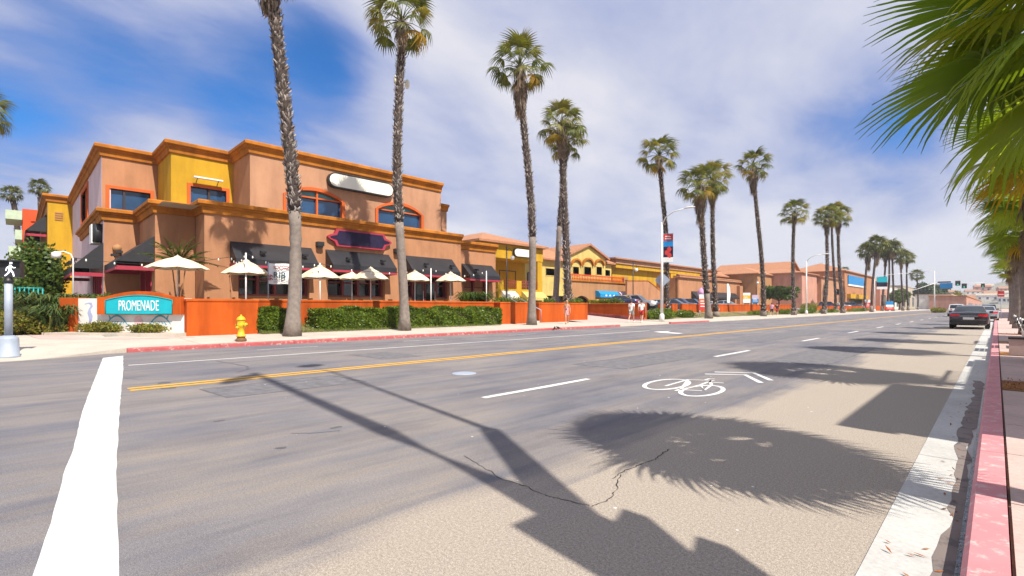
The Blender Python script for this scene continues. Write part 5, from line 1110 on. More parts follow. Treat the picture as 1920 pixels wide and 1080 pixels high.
for i, (a, b, X, h, n) in enumerate(((1212, 1262, -22.6, .95, 7000), (1264, 1308, -23.2, .75, 4200), (1405, 1438, -23, .6, 2600), (1462, 1484, -23, .75, 2600), (1492, 1528, -22.8, .95, 4200), (1500, 1530, -24.4, 1.7, 4000), (1535, 1570, -23, .7, 3000), (1585, 1640, -23.4, .8, 3600))):
    y0, y1 = yx(a, X), yx(b, X); shrub('bank_shrub', ('strap leaved green shrub bank at the foot of the street light', 'low green shrub left of the red banner sign', 'low shrub below the round tree', 'low shrub right of the further pedestrians', 'dark low shrub near the second street light', 'bright tall shrub behind the dark low one', 'low shrub under the crossing palms', 'low shrub strip before the pink block')[i], (X, (y0 + y1) / 2, zs_(X)), .8, (y1 - y0) / 2, h, n, SHRUBY if i == 5 else HEDGE, .16, .05, 100 + i, group='shrubs on the planted bank')
rg = random.Random(77); mb = MB()
for _ in range(16000):
    y = 7.5 + 122 * rg.random() ** 1.6; X = rg.uniform(-24.2, -22.3)
    if 20.5 < y < 40: continue
    z = zs_(-22.6) + .01 + max(0, (-22.7 - X)) * .2
    mb.leaf(Vector((X, y, z)), Vector((rg.gauss(0, .5), rg.gauss(0, .5), 1)), Vector((1, 0, 0)), rg.uniform(.06, .2), .012)
mb.build('verge_grass', GRASSM, None, 'stuff')
def tree(label, X, px, zb, h, rx, ry, n, mat, seed, l=.3, trunk=.16, th=.4, group=None):
    rg = random.Random(seed); o = thing('tree', label, 'tree', (X, yx(px, X), zb), group=group)
    mb = MB(); mb.tube([(0, 0, 0), (.05, .05, h * th * .6), (0, .1, h * th)], [trunk * 1.3, trunk, trunk * .8], 8)
    cl = []
    for i in range(15):
        a = i * 2.4; r = rg.uniform(.35, .85); p = Vector((math.cos(a) * rx * r, math.sin(a) * ry * r, h * (th + (1 - th) * rg.uniform(.25, .85)))); cl.append((p, rg.uniform(.28, .48)))
        mb.tube([(0, .1, h * th * .95), p * .5 + Vector((0, 0, h * th * .45)), p], [trunk * .5, trunk * .3, trunk * .12], 5)
    mb.build('trunk', BARK, o); mb = MB()
    def smp():
        p, k = rg.choice(cl); v = Vector((rg.gauss(0, 1), rg.gauss(0, 1), rg.gauss(0, 1))).normalized(); q = rg.random() ** .35 * k
        return p + Vector((v.x * rx, v.y * ry, v.z * h * .42)) * q, v
    leaves_on(mb, rg, n, smp, l, l * .38); mb.build('crown', mat, o); return o
tree('round bright green tree left of the gable house', -33, 1460, .9, 4.6, 3.6, 4.6, 9000, TREEG, 5, .34)
tree('dark evergreen tree behind the traffic signal arm', -26, 1745, .1, 14, 7, 9, 9000, TREED, 6, 1.0, .4, .25, 'trees at the far crossing')
tree('lower dark round tree right of the tall evergreen by the signals', -20, 1768, .1, 9, 5, 8, 6000, TREED, 7, .9, .35, .25, 'trees at the far crossing')
tree('yellow green tree among the far palms', -27, 1686, .1, 8, 3, 6, 5000, TREEG, 8, .6, .25, .3, 'trees at the far crossing')
tree('pale green tree beyond the signals near the hill', -14, 1797, .1, 9, 4, 10, 4000, SHRUBY, 9, .9, .3, .3, 'trees at the far crossing')
# yellow flowered median mound far down the street
shrub('median_planting', 'yellow flowering mound on the median before the far signals', (-9.6, yx(1760, -9.6), 0), 1.3, 7, 1.0, 3600, SHRUBY, .3, .1, 120)
# young palm by the patio wall
def patio_palm():
    X = -27.4; y = yx(335, X); rg = random.Random(9); o = thing('young_palm', 'young feathery palm against the wall behind the first umbrella', 'palm tree', (X, y, .93))
    mb = MB(); mb.tube([(0, 0, 0), (0, 0, 2.5)], [.07, .05], 8)
    for k in (-1, 1): mb.tube([(0, .05 * k, .3), (.05, .3 * k, 2.7)], [.035, .025], 6)
    mb.build('trunk', WOOD, o)
    for i in range(20):
        az = i * 2.4; el = R(86 - 60 * (i / 20)); mb = MB(); L = rg.uniform(1.3, 1.8)
        ax = [Vector((L * t * (math.cos(el) + .25 * t * t), 0, 2.4 + L * t * math.sin(el) - .55 * L * t ** 2.5 * math.cos(el))) for t in [k / 10 for k in range(11)]]
        mb.tube(ax, [.015 * (1.1 - k / 10) for k in range(11)], 4)
        for k in range(2, 60):
            t = k / 60; q = ax[int(t * 10)].lerp(ax[min(10, int(t * 10) + 1)], t * 10 % 1)
            for s in (-1, 1): mb.leaf(q, Vector((.5, s, -.25 + rg.uniform(-.2, .2))), Vector((0, 0, 1)), .38 * math.sin(math.pi * min(.97, t * .85 + .15)), .03)
        f = mb.build('frond', TREEG, o); f.rotation_euler = (0, 0, az)
patio_palm()
# ================================================================== PATIO FURNITURE
def umbrella(label, px, X, apex, rim, wpx):
    y = yx(px, X); Zd = fwx * X + fwy * y; r = wpx / 2 * Zd / FPX; o = thing('patio_umbrella', label, 'umbrella', (X, y, .93), .2, 'cream umbrellas on the patio')
    za, zr = zx(px, apex, X) - .93, zx(px, rim, X) - .93; n = 8
    P = [(r * math.cos(2 * math.pi * k / n + .39), r * math.sin(2 * math.pi * k / n + .39), zr) for k in range(n)]
    mb = MB()
    for k in range(n):
        a, b = Vector(P[k]), Vector(P[(k + 1) % n]); c = Vector((0, 0, za)); rows = []
        for i in range(6):
            t = i / 5; l, rr = c.lerp(a, t), c.lerp(b, t); mid = (l + rr) / 2; mid.z -= .05 * t * (1 - .3 * t) * r; mid *= 1; rows.append([l + Vector((0, 0, .06 * r * math.sin(math.pi * t))), mid + Vector((0, 0, .06 * r * math.sin(math.pi * t))), rr + Vector((0, 0, .06 * r * math.sin(math.pi * t)))])
        mb.sm = True; mb.rings(rows, False, False, False)
    mb.build('canopy', CANVAS, o)
    mb = MB(); mb.lathe((0, 0, za), [(.22, -.10), (.12, .0), (.02, .05), (.01, .09)], 10); mb.build('vent_cap', CANVAS, o)
    for k in range(n): mb = MB(); mb.tube([(0, 0, za - .12), (P[k][0] * .96, P[k][1] * .96, P[k][2] - .02)], .014, 5); mb.build('rib', WOOD, o)
    mb = MB(); mb.tube([(0, 0, .05), (0, 0, za - .05)], .026, 8); mb.build('pole', WHITEM, o)
    mb = MB(); mb.lathe((0, 0, 0), [(.28, 0), (.28, .06), (.05, .09), (.04, .3)], 16); mb.build('base', BLACKM, o)
UM = [(333, -25.6, 481, 503, 104, 'largest cream umbrella before the young palm, leftmost of the patio'), (462, -25.8, 488, 513, 84, 'cream umbrella left of the tallest palm by the banner'), (600, -25.8, 498, 521, 78, 'cream umbrella just right of the tallest palm'), (660, -27.2, 511, 523, 60, 'cream umbrella half hidden behind its neighbour, centre of the patio'), (695, -25.8, 502, 523, 72, 'cream umbrella below the navy wall sign'), (778, -26, 508, 526, 62, 'cream umbrella just right of the second palm'), (845, -25.8, 511, 527, 60, 'rightmost cream umbrella on the patio')]
for px, X, a, b, w, lab in UM: umbrella(lab, px, X, a, b, w)
def chair_at(label, x, y, rz):
    o = thing('patio_chair', label, 'chair', (x, y, .93), rz, 'dark wicker chairs on the patio')
    bx('seat', -.22, -.22, .42, .22, .22, .47, WOOD, o); bx('backrest', -.24, .20, .47, .24, .25, .92, WOOD, o)
    for a in (-.2, .2):
        for b in (-.2, .2): bx('leg', a - .02, b - .02, 0, a + .02, b + .02, .42, BLACKM, o)
def table_at(label, x, y):
    o = thing('patio_table', label, 'table', (x, y, .93), 0, 'patio tables under the umbrellas')
    mb = MB(); mb.lathe((0, 0, 0), [(.4, .70), (.4, .74)], 20); mb.build('tabletop', WOOD, o); mb = MB(); mb.lathe((0, 0, 0), [(.25, 0), (.25, .03), (.04, .06), (.04, .7)], 10); mb.build('pedestal', BLACKM, o)
for i, (px, X) in enumerate(((345, -25.9), (480, -26.1), (615, -26.1), (705, -26.1), (790, -26.3), (858, -26.1))):
    y = yx(px, X); nm = ('first umbrella', 'second umbrella', 'third umbrella', 'umbrella below the navy sign', 'umbrella right of the second palm', 'rightmost umbrella')[i]
    table_at('round patio table under the ' + nm, X, y); chair_at('dark patio chair left of the table under the ' + nm, X, y - .75, math.pi); chair_at('dark patio chair right of the table under the ' + nm, X, y + .75, 0)
# string light poles, wire and bulbs
SP = []
for px, X, top, lab in ((134, -30.2, 0, ''), (461, -25.0, 474, 'white string light pole before the second umbrella'), (600, -25.0, 493, 'white string light pole before the third umbrella'), (808, -25.0, 503, 'white string light pole between the last two umbrellas'), (912, -25.0, 508, 'white string light pole right of the last umbrella')):
    y = yx(px, X)
    if not top: SP.append(Vector((X, y, zx(160, 484, X)))); continue
    z = zx(px, top, X); o = thing('string_light_pole', lab, 'pole', (X, y, .93), 0, 'poles of the patio string lights'); mb = MB(); mb.tube([(0, 0, 0), (0, 0, z - .93)], .035, 8); mb.build('pole', WHITEM, o); bx('base_plate', -.1, -.1, 0, .1, .1, .02, GREYM, o); SP.append(Vector((X, y, z - .03)))
SP.insert(1, Vector((-27.9, 7.75, 3.95)))
o = thing('string_lights', 'sagging wire of small white bulbs strung along the patio', 'string lights')
mb = MB(); bl = MB(); bl.lathe((0, 0, 0), [(.012, .02), (.03, -.03), (.035, -.07), (.01, -.11)], 8); bl = bl.mesh('bulb', BULB)
for a, b in zip(SP, SP[1:]):
    pts = [a.lerp(b, k / 12) - Vector((0, 0, .35 * math.sin(math.pi * k / 12))) for k in range(13)]; mb.tube(pts, .012, 4)
    for p in pts[1:12:2]: q = link('bulb', bl, o); q.location = p
mb.build('wire', BLACKM, o)
# banner behind the tallest palm
X = -24.9; y0, y1 = yx(503, X), yx(565, X); zt, zb = zx(503, 493, X), zx(503, 532, X)
BN = thing('banner', 'white banner lettered RIB hung behind the tallest palm', 'banner')
mb = MB(); mb.T = front(X).P; rows = [[(y0 + (y1 - y0) * i / 10, .05 * math.sin(i * 1.3), zt - (zt - zb) * j / 4 - .02 * math.sin(i)) for i in range(11)] for j in range(5)]; mb.sm = True; mb.rings(rows, False, False, False); mb.build('cloth', WHITEM, BN)
FB = front(X + .09); wd = y1 - y0
letters('RIB', FB, y0 + wd * .31, 0, zb + (zt - zb) * .42, .42, SIGNGRN, BN); letters('T', FB, y0 + wd * .93, 0, zb + (zt - zb) * .42, .45, NAVY, BN); letters('99', FB, y0 + wd * .06, 0, zb + (zt - zb) * .3, .3, TRIMRED, BN, rot=math.pi / 2)
rg = random.Random(3)
for zz, th, m in ((.86, .05, TRIMRED), (.74, .05, TRIMRED), (.2, .025, BLACKM), (.1, .025, BLACKM)):
    mb = MB(); mb.T = FB.P; s = y0 + wd * .14; pts = []
    while s < y0 + wd * .97: pts.append((s, 0, zb + (zt - zb) * zz + rg.uniform(-.05, .05) * (1 if zz > .5 else .3))); s += .045
    mb.tube(pts, th * .35, 4); mb.build('scrollwork', m, BN)
for s in (y0, y1):
    mb = MB(); mb.T = front(X).P; mb.tube([(s, 0, .93), (s, 0, zt + .05)], .025, 6); mb.build('post', GREYM, BN)
# teal railing, gooseneck lamp
o = thing('teal_railing', 'teal metal railing with glass before the tall green shrub', 'railing', (-37, yx(56, -37), .3)); r0, r1 = yx(28, -37) - yx(56, -37), yx(80, -37) - yx(56, -37)
mb = MB(); [mb.tube([(0, r0, z), (0, r1, z)], .04, 6) for z in (1.1, 2.1)]; mb.build('rail', TEALP, o)
for k in range(7): y = r0 + (r1 - r0) * k / 6; mb = MB(); mb.tube([(0, y, 0), (0, y, 2.1)], .035, 6); mb.build('post', TEALP, o)
X = -29.5; y = yx(137, X); o = thing('gooseneck_lamp', 'white gooseneck lamp on a thin post left of the corner awning', 'lamp', (X, y, .9)); zt = zx(137, 485, X) - .9
mb = MB(); mb.tube([(0, 0, 0), (0, 0, zt), (0, -.08, zt + .2), (0, -.3, zt + .3), (0, -.5, zt + .25)], .03, 8); mb.build('post', WHITEM, o); mb = MB(); mb.lathe((0, -.55, zt), [(.17, 0), (.17, .22), (.06, .28)], 12); mb.build('lamp_head', WHITEM, o)
# ================================================================== STREET FURNITURE
# hydrant
hx, hy = -19.45, yx(452, -19.45)
o = thing('fire_hydrant', 'yellow fire hydrant on the sidewalk by the red kerb', 'fire hydrant', (hx, hy, zs_(hx)), .5)
mb = MB(); mb.lathe((0, 0, 0), [(.17, 0), (.18, .03), (.18, .08), (.13, .10), (.13, .17)], 16); mb.build('base_flange', RUST, o)
mb = MB(); mb.lathe((0, 0, 0), [(.155, .17), (.155, .22), (.115, .24), (.11, .52), (.135, .54), (.14, .62), (.12, .66), (.13, .72), (.13, .76)], 18); mb.build('barrel', HYD, o)
mb = MB(); mb.lathe((0, 0, 0), [(.15, .76), (.155, .79), (.12, .86), (.07, .90), (.03, .91), (.03, .96), (.0, .965)], 18); mb.build('bonnet', HYD, o)
for a, z, r, l in ((0, .60, .075, .24), (math.pi, .60, .055, .21), (-math.pi / 2, .50, .055, .2)):
    mb = MB(); c, s = math.cos(a), math.sin(a); mb.tube([(c * .08, s * .08, z), (c * l * .8, s * l * .8, z)], r * .8, 12); mb.tube([(c * l * .78, s * l * .78, z), (c * l, s * l, z)], r, 12); mb.tube([(c * l, s * l, z), (c * (l + .03), s * (l + .03), z)], .02, 5); mb.build('outlet', HYD, o)
mb = MB(); [mb.lathe((.15 * math.cos(k * math.pi / 3), .15 * math.sin(k * math.pi / 3), .08), [(.018, 0), (.018, .03)], 6) for k in range(6)]; mb.build('bolts', RUST, o, 'stuff')
# pedestrian signal at the left edge
px_, py_ = -18.85, yx(16, -18.85)
o = thing('pedestrian_signal', 'grey pedestrian signal post at the left edge showing a white walking figure', 'signal', (px_, py_, .03))
mb = MB(); mb.lathe((0, 0, 0), [(.24, 0), (.24, .06), (.215, .08), (.205, .50), (.19, .54), (.11, .60)], 16); mb.build('base', GREYM, o)
mb = MB(); mb.tube([(0, 0, .58), (0, 0, 2.1)], .085, 14); mb.build('post', GREYM, o)
mb = MB(); mb.lathe((0, 0, 2.0), [(.10, 0), (.11, .06), (.06, .16)], 12); mb.build('cap', BLACKM, o)
PF = Fr(0, 0, math.cos(R(72)), math.sin(R(72)), math.sin(R(72)), -math.cos(R(72)))
mb = MB(); fbox(mb, PF, -.35, .27, -.16, .06, 2.16, 2.60); hd = mb.build('signal_head', BLACKM, o)
mb = MB(); fbox(mb, PF, -.37, .29, .06, .20, 2.58, 2.61); fbox(mb, PF, -.37, -.35, .06, .16, 2.2, 2.58); fbox(mb, PF, .27, .29, .06, .16, 2.2, 2.58); mb.build('visor', BLACKM, hd)
mb = MB(); mb.T = PF.P; T = .07; cz = 2.37
for a, b, r in (((.06, .12), (.05, .0), .028), ((.05, .0), (.11, -.09), .02), ((.11, -.09), (.13, -.19), .016), ((.05, .0), (.02, -.10), .02), ((.02, -.10), (-.05, -.18), .016), ((.06, .10), (-.01, .04), .014), ((-.01, .04), (-.03, -.04), .012), ((.06, .10), (.12, .04), .014), ((.12, .04), (.16, .05), .012)): mb.tube([(a[0], T, cz + a[1]), (b[0], T, cz + b[1])], r, 6)
mb.tube([(.07, T, cz + .145), (.07, T, cz + .19)], .03, 8); mb.build('walking_figure', LITWHITE, hd)
def street_light(label, X, px, h, arm, dirx, banner=None, base=.2, sign=False):
    y = yx(px, X); o = thing('street_light', label, 'street light', (X, y, base), 0, 'street lights along the road')
    mb = MB(); mb.lathe((0, 0, 0), [(.22, 0), (.2, .5), (.12, .6)], 12); mb.build('base', WHITEM, o)
    mb = MB(); mb.tube([(0, 0, .5), (0, 0, h - .9)], [.12, .075], 10); mb.build('pole', WHITEM, o)
    mb = MB(); mb.tube([(0, 0, h - 1.2), (dirx * arm * .15, 0, h - .55), (dirx * arm * .5, 0, h - .15), (dirx * arm, 0, h)], .05, 8); a = mb.build('arm', WHITEM, o)
    mb = MB(); mb.rings([[(dirx * (arm + t), w * math.cos(q), h + .02 + hh * math.sin(q)) for q in [k * math.pi / 5 for k in range(10)]] for t, w, hh in ((-.1, .06, .05), (.15, .16, .08), (.55, .17, .08), (.8, .03, .03))]); mb.build('lamp_head', WHITEM, a)
    return o, y
o, y = street_light('white street light with red and blue banner beside the driveway', -20.3, 1241, 9.3, 2.1, 1)
zt, zb = zx(1243, 440, -20.3) - .2, zx(1243, 492, -20.3) - .2
FB = Fr(0, 0, .94, .34, .34, -.94)
for z in (zt + .03, zb - .03): mb = MB(); mb.T = FB.P; mb.tube([(.05, 0, z), (.95, 0, z)], .02, 6); mb.build('banner_bracket', GREYM, o)
hb = zt - zb
for a, b, m in ((0, .24, SIGNRED), (.24, .45, SIGNBLUE), (.45, .83, NAVY), (.83, 1, WHITEM)): mb = MB(); fbox(mb, FB, .12, .92, -.012, .012, zt - hb * b + .001, zt - hb * a); bn = mb.build('banner_panel', m, o)
rg = random.Random(6)
mb = MB(); mb.T = FB.P; [mb.prism([(.2 + rg.random() * .1, zt - hb * f), (.8 - rg.random() * .2, zt - hb * (f + .01)), (.78, zt - hb * (f + .045)), (.25, zt - hb * (f + .04))], lambda p, q, d: (p, .013 + .004 * d, q)) for f in (.06, .14)]; mb.build('banner_print', WHITEM, o)
mb = MB(); mb.T = FB.P; [mb.prism([(cx + .2 * math.cos(t), zt - hb * f + .25 * math.sin(t)) for t in [k * 1.2566 for k in range(5)]], lambda p, q, d: (p, .013 + .004 * d, q)) for cx, f in ((.6, .55), (.4, .66), (.62, .76))]; mb.build('banner_print', SIGNRED, o)
sp = thing('road_sign', 'grey back of a diamond road sign on the white street light', 'sign', (-20.3, y, .2))
c = zx(1241, 525, -20.3) - .2; mb = MB(); mb.T = FB.P; mb.prism([(0, c - .65), (.65, c), (0, c + .65), (-.65, c)], lambda p, q, d: (p, -.17 + .012 * d, q)); mb.build('plate', GREYM, sp)
street_light('white street light before the pink block', -21, 1512, 9.2, 2.2, 1)
street_light('white street light with teal banner in front of the far palm cluster', -21, 1640, 9.0, 5.5, 1)
X = -23.3; y = yx(752, X) + .1; z = zx(752, 150, X); o = thing('floodlight', 'small pale twin floodlight strapped high on the second palm trunk', 'floodlight', (X, y, z))
for s in (-.36, .36): mb = MB(); mb.lathe((-.1, s, -.2), [(.05, -.1), (.13, 0), (.14, .3), (.06, .4)], 10); mb.build('lamp', CREAMM, o)
mb = MB(); mb.tube([(-.1, -.36, 0), (-.1, .36, 0)], .03, 6); mb.build('bracket', GREYM, o)
X = -21; yy = yx(1641, X); o = thing('street_banner', 'teal and navy banner on the far street light', 'banner', (X, yy, .2)); zb = zx(1645, 543, X) - .2; zt = zx(1645, 520, X) - .2
for a, b, m in ((0, .45, TEAL), (.45, .8, NAVY), (.8, 1, WHITEM)): mb = MB(); fbox(mb, FB, .3, 2.4, -.02, .02, zt - (zt - zb) * b, zt - (zt - zb) * a); mb.build('banner_panel', m, o)
def globe_lamp(label, X, px, top, zb):
    y = yx(px, X); h = zx(px, top, X) - zb; o = thing('lamp_post', label, 'lamp post', (X, y, zb), 0, 'black lamp posts on the terrace')
    mb = MB(); mb.lathe((0, 0, 0), [(.16, 0), (.15, .4), (.07, .5)], 10); mb.build('base', BLACKM, o); mb = MB(); mb.tube([(0, 0, .4), (0, 0, h)], [.07, .055], 8); mb.tube([(0, 0, h), (0, 0, h + .15)], .02, 5); mb.build('post', BLACKM, o)
    mb = MB(); mb.tube([(0, 0, h - .5), (0, .4, h - .15), (0, .8, h - .4), (0, .85, h - .9)], .03, 6); mb.build('bracket', BLACKM, o)
    mb = MB(); mb.lathe((0, .85, h - 1.35), [(.04, 0), (.2, .1), (.24, .25), (.18, .4), (.08, .46)], 12); mb.build('globe', BULB, o)
globe_lamp('black lamp post with white globe before the mustard shop', -36, 950, 462, .93); globe_lamp('black lamp post with white globe before the mustard hall', -35, 1187, 490, .9); globe_lamp('black lamp post left of the round green tree', -36, 1418, 520, .9)
# freestanding signs along the bank
def board(name, label, px, X, top, bot, wpx, cols, zb=.3):
    y = yx(px, X); Zd = fwx * X + fwy * y; w = wpx * Zd / FPX; z1, z0 = zx(px, top, X), zx(px, bot, X); o = thing(name, label, 'sign', (X, y, 0), 0, 'freestanding signs along the car park')
    F = Fr(0, 0, .77, .64, .64, -.77)
    for a, b, m in cols: mb = MB(); fbox(mb, F, -w / 2, w / 2, -.05, .05, z1 - (z1 - z0) * b + .002, z1 - (z1 - z0) * a); mb.build('panel', m, o)
    for s in (-w / 2 + .08, w / 2 - .08): mb = MB(); mb.T = F.P; mb.tube([(s, 0, zb), (s, 0, z0)], .04, 6); mb.build('leg', GREYM, o)
    for k in range(3): mb = MB(); fbox(mb, F, -w * .35, w * .35 - k * w * .12, .051, .06, z0 + (z1 - z0) * (.2 + .17 * k), z0 + (z1 - z0) * (.26 + .17 * k)); mb.build('print_line', WHITEM, o)
board('banner_sign', 'red orange and white banner sign left of the golden palm', 1318, -22.8, 552, 581, 14, ((0, .28, WHITEM), (.28, .6, SIGNOR), (.6, 1, SIGNRED)))
board('shop_sign', 'yellow and white sign board by the brown shop row', 1400, -27, 549, 568, 13, ((0, .25, WHITEM), (.25, .6, HYD), (.6, 1, WHITEM)), .8)
board('shop_sign', 'blue and lavender sign board right of the yellow one', 1416, -27, 553, 568, 12, ((0, .5, LAVAW), (.5, 1, SIGNBLUE)), .8)
board('banner_sign', 'white and red banner sign below the far palm cluster', 1627, -22, 562, 577, 10, ((0, .35, WHITEM), (.35, 1, SIGNRED)))
board('banner_sign', 'blue, white and red banner sign far along the verge', 1668, -21.5, 565, 581, 13, ((0, .4, SIGNBLUE), (.4, .65, WHITEM), (.65, 1, SIGNRED)))
X = -27; y = yx(1363, X); o = thing('feather_flag', 'pale feather flag on a pole beside the parked silver car', 'flag', (X, y, .8)); zt = zx(1363, 531, X) - .8
mb = MB(); mb.tube([(0, 0, 0), (0, 0, zt * .8), (0, .1, zt)], .025, 6); mb.build('pole', GREYM, o)
mb = MB(); mb.T = Fr(0, 0, .5, .86, .86, -.5).P; mb.prism([(.03, zt * .3), (.45, zt * .28), (.6, zt * .6), (.5, zt * .85), (.2, zt), (.03, zt * .95)], lambda p, q, d: (p, .01 * d, q)); mb.build('cloth', WHITEM, o)
mb = MB(); mb.lathe((-29, yx(1317, -29), 3.4), [(.05, -.8), (.6, -.5), (.7, 0), (.4, .5), (.05, .7)], 10)
o = thing('red_umbrella', 'faded red and white parasol behind the banner sign', 'umbrella', (0, 0, 0)); mb.build('canopy', CPINK, o); mb = MB(); mb.tube([(-29, yx(1317, -29), .9), (-29, yx(1317, -29), 3.4)], .04, 6); mb.build('pole', WHITEM, o)
bxx = thing('utility_box', 'yellow box standing on the terrace behind the wall by the gabled shop', 'box', (-33.4, yx(1125, -33.4), .9)); bx('cabinet', -.5, -1.6, 0, .5, 1.6, 1.25, YELLOW, bxx); bx('lid', -.54, -1.64, 1.25, .54, 1.64, 1.33, HYD, bxx)
# far traffic signals
X = -14.5; y = yx(1752, X); o = thing('traffic_signal', 'white traffic signal pole with long mast arm over the far crossing', 'traffic signal', (X, y, .1)); Zt = lambda px, py: zy(px, py, y) - .1
h = zx(1752, 509, X) - .1
mb = MB(); mb.tube([(0, 0, 0), (0, 0, h)], [.22, .12], 8); mb.build('pole', WHITEM, o)
xe = xy(1848, y) - X; mb = MB(); mb.tube([(0, 0, Zt(1752, 534)), (xe, 0, Zt(1848, 530))], [.14, .07], 6); arm = mb.build('mast_arm', WHITEM, o)
mb = MB(); mb.tube([(0, 0, h), (-1.4, 0, h + .4), (-4.2, 0, h - .2)], .07, 6); mb.tube([(0, 0, Zt(1752, 531)), (-6, -6, Zt(1715, 548))], .08, 6); mb.build('lamp_arm', WHITEM, o)
for a, b, c, d in ((1762, 1786, 531, 541), (1758, 1783, 528, 530.5)):
    bx('street_name_sign', xy(a, y) - X, -.2, Zt(a, d), xy(b, y) - X, -.12, Zt(a, c), SIGNBLUE if d > 535 else NAVY, o)
for a, b in ((1796, 531), (1808, 536), (1843, 535)):
    xx, zz = xy(a, y) - X, Zt(a, b); s = .62 if a < 1840 else .45
    mb = MB(); mb.box(xx - s, -.25, zz - s * 1.25, xx + s, -.2, zz + s * 1.25); mb.box(xx - s * .45, -.55, zz - s, xx + s * .45, -.251, zz + s); hd = mb.build('signal_head', BLACKM, arm)
    for k, m in ((1, TAILL), (0, HYD), (-1, LITGRN)): mb = MB(); mb.tube([(xx, -.56, zz + k * s * .62), (xx, -.53, zz + k * s * .62)], s * .24, 8); mb.build('lens', m if m is LITGRN else BLACKM, arm)
# unseen near-side signal mast; arms and heads shaped to cast its road shadow
o = thing('traffic_signal', 'tall near traffic signal pole at the right kerb, unseen and shaped to fit its shadow', 'traffic signal', (1.9, 1.95, .12))
mb = MB(); mb.tube([(0, 0, 0), (0, .1, 5), (0, .02, 8), (0, -.25, 15.6)], [.17, .15, .12, .07], 12); mb.build('pole', GREYM, o)
mb = MB(); mb.tube([(0, .12, 4.6), (0, 1.0, 7.1)], [.18, .11], 10); mb.tube([(0, 1.0, 7.1), (0, 1.14, 14.2), (0, 1.05, 16)], [.055, .04, .03], 8); mb.build('shadow_strut', GREYM, o)
mb = MB(); mb.rings([[(w * math.cos(q), y, z + hh * math.sin(q)) for q in [k * math.pi / 4 for k in range(8)]] for y, z, w, hh in ((-.2, 15.3, .05, .05), (-.45, 14.9, .22, .32), (-.85, 14.45, .22, .26), (-1.02, 14.2, .05, .05))]); mb.build('lamp_head', GREYM, o)
mb = MB(); mb.rings([[(w * math.cos(q), y, z + hh * math.sin(q)) for q in [k * math.pi / 4 for k in range(8)]] for y, z, w, hh in ((.75, 16.0, .03, .03), (.9, 16.05, .2, .2), (1.25, 16.1, .2, .2), (1.4, 16.1, .04, .04))]); mb.build('lamp_head', GREYM, o)
mb = MB(); mb.box(-.15, -.28, 3.35, .15, .26, 4.65); mb.box(-.2, -.36, 2.2, .1, .30, 3.5); mb.build('signal_head', BLACKM, o)
for y, z in ((.26, 4.15), (.0, 4.7), (.30, 3.5)): mb = MB(); mb.add([(-.1, y - .05, z), (-.1, y + .24, z + .12), (-.1, y, z - .5), (.1, y - .05, z), (.1, y + .24, z + .12), (.1, y, z - .5)], [(0, 1, 2), (5, 4, 3), (0, 3, 4, 1), (1, 4, 5, 2), (2, 5, 3, 0)]); mb.build('visor', BLACKM, o)
# benches and kerb furniture on the right
def bench(label, x, y):
    o = thing('bench', label, 'bench', (x, y, .135), 0, 'dark slatted benches on the near sidewalk')
    for k in range(5): bx('seat_slat', -.02 + k * .1, -.8, .43, .06 + k * .1, .8, .46, WOOD if False else DARKFR, o)
    for k in range(4): bx('back_slat', -.12 - k * .03, -.8, .55 + k * .11, -.09 - k * .03, .8, .64 + k * .11, DARKFR, o)
    for yy in (-.7, .7):
        mb = MB(); mb.tube([(.4, yy, 0), (.38, yy, .43), (-.02, yy, .43), (-.06, yy, 0)], .025, 6); mb.tube([(-.03, yy, .43), (-.22, yy, 1.0)], .025, 6); mb.tube([(.42, yy, .43), (.42, yy, .66), (-.14, yy, .68)], .022, 6); mb.build('frame', WHITEM, o)
bench('dark bench with pale armrests by the near kerb, nearest one', .62, 16.3); bench('dark bench by the near kerb behind the nearest bench', .62, 21.8)
o = thing('litter_bin', 'square pinkish concrete bin at the near kerb before the bench', 'bin', (.42, 18.4, .135)); bx('body', -.18, -.2, 0, .18, .2, .42, PINKCONC, o); bx('rim', -.2, -.22, .42, .2, .22, .47, DARKFR, o)
o = thing('parking_sign', 'red parking sign on a post by the near kerb', 'sign', (.35, 72, .13)); mb = MB(); mb.tube([(0, 0, 0), (0, 0, 2.9)], .03, 6); mb.build('post', GREYM, o); bx('plate', -.25, -.03, 2.3, .25, -.01, 2.9, SIGNRED, o); bx('plate_stripe', -.2, -.036, 2.5, .2, -.031, 2.58, WHITEM, o)
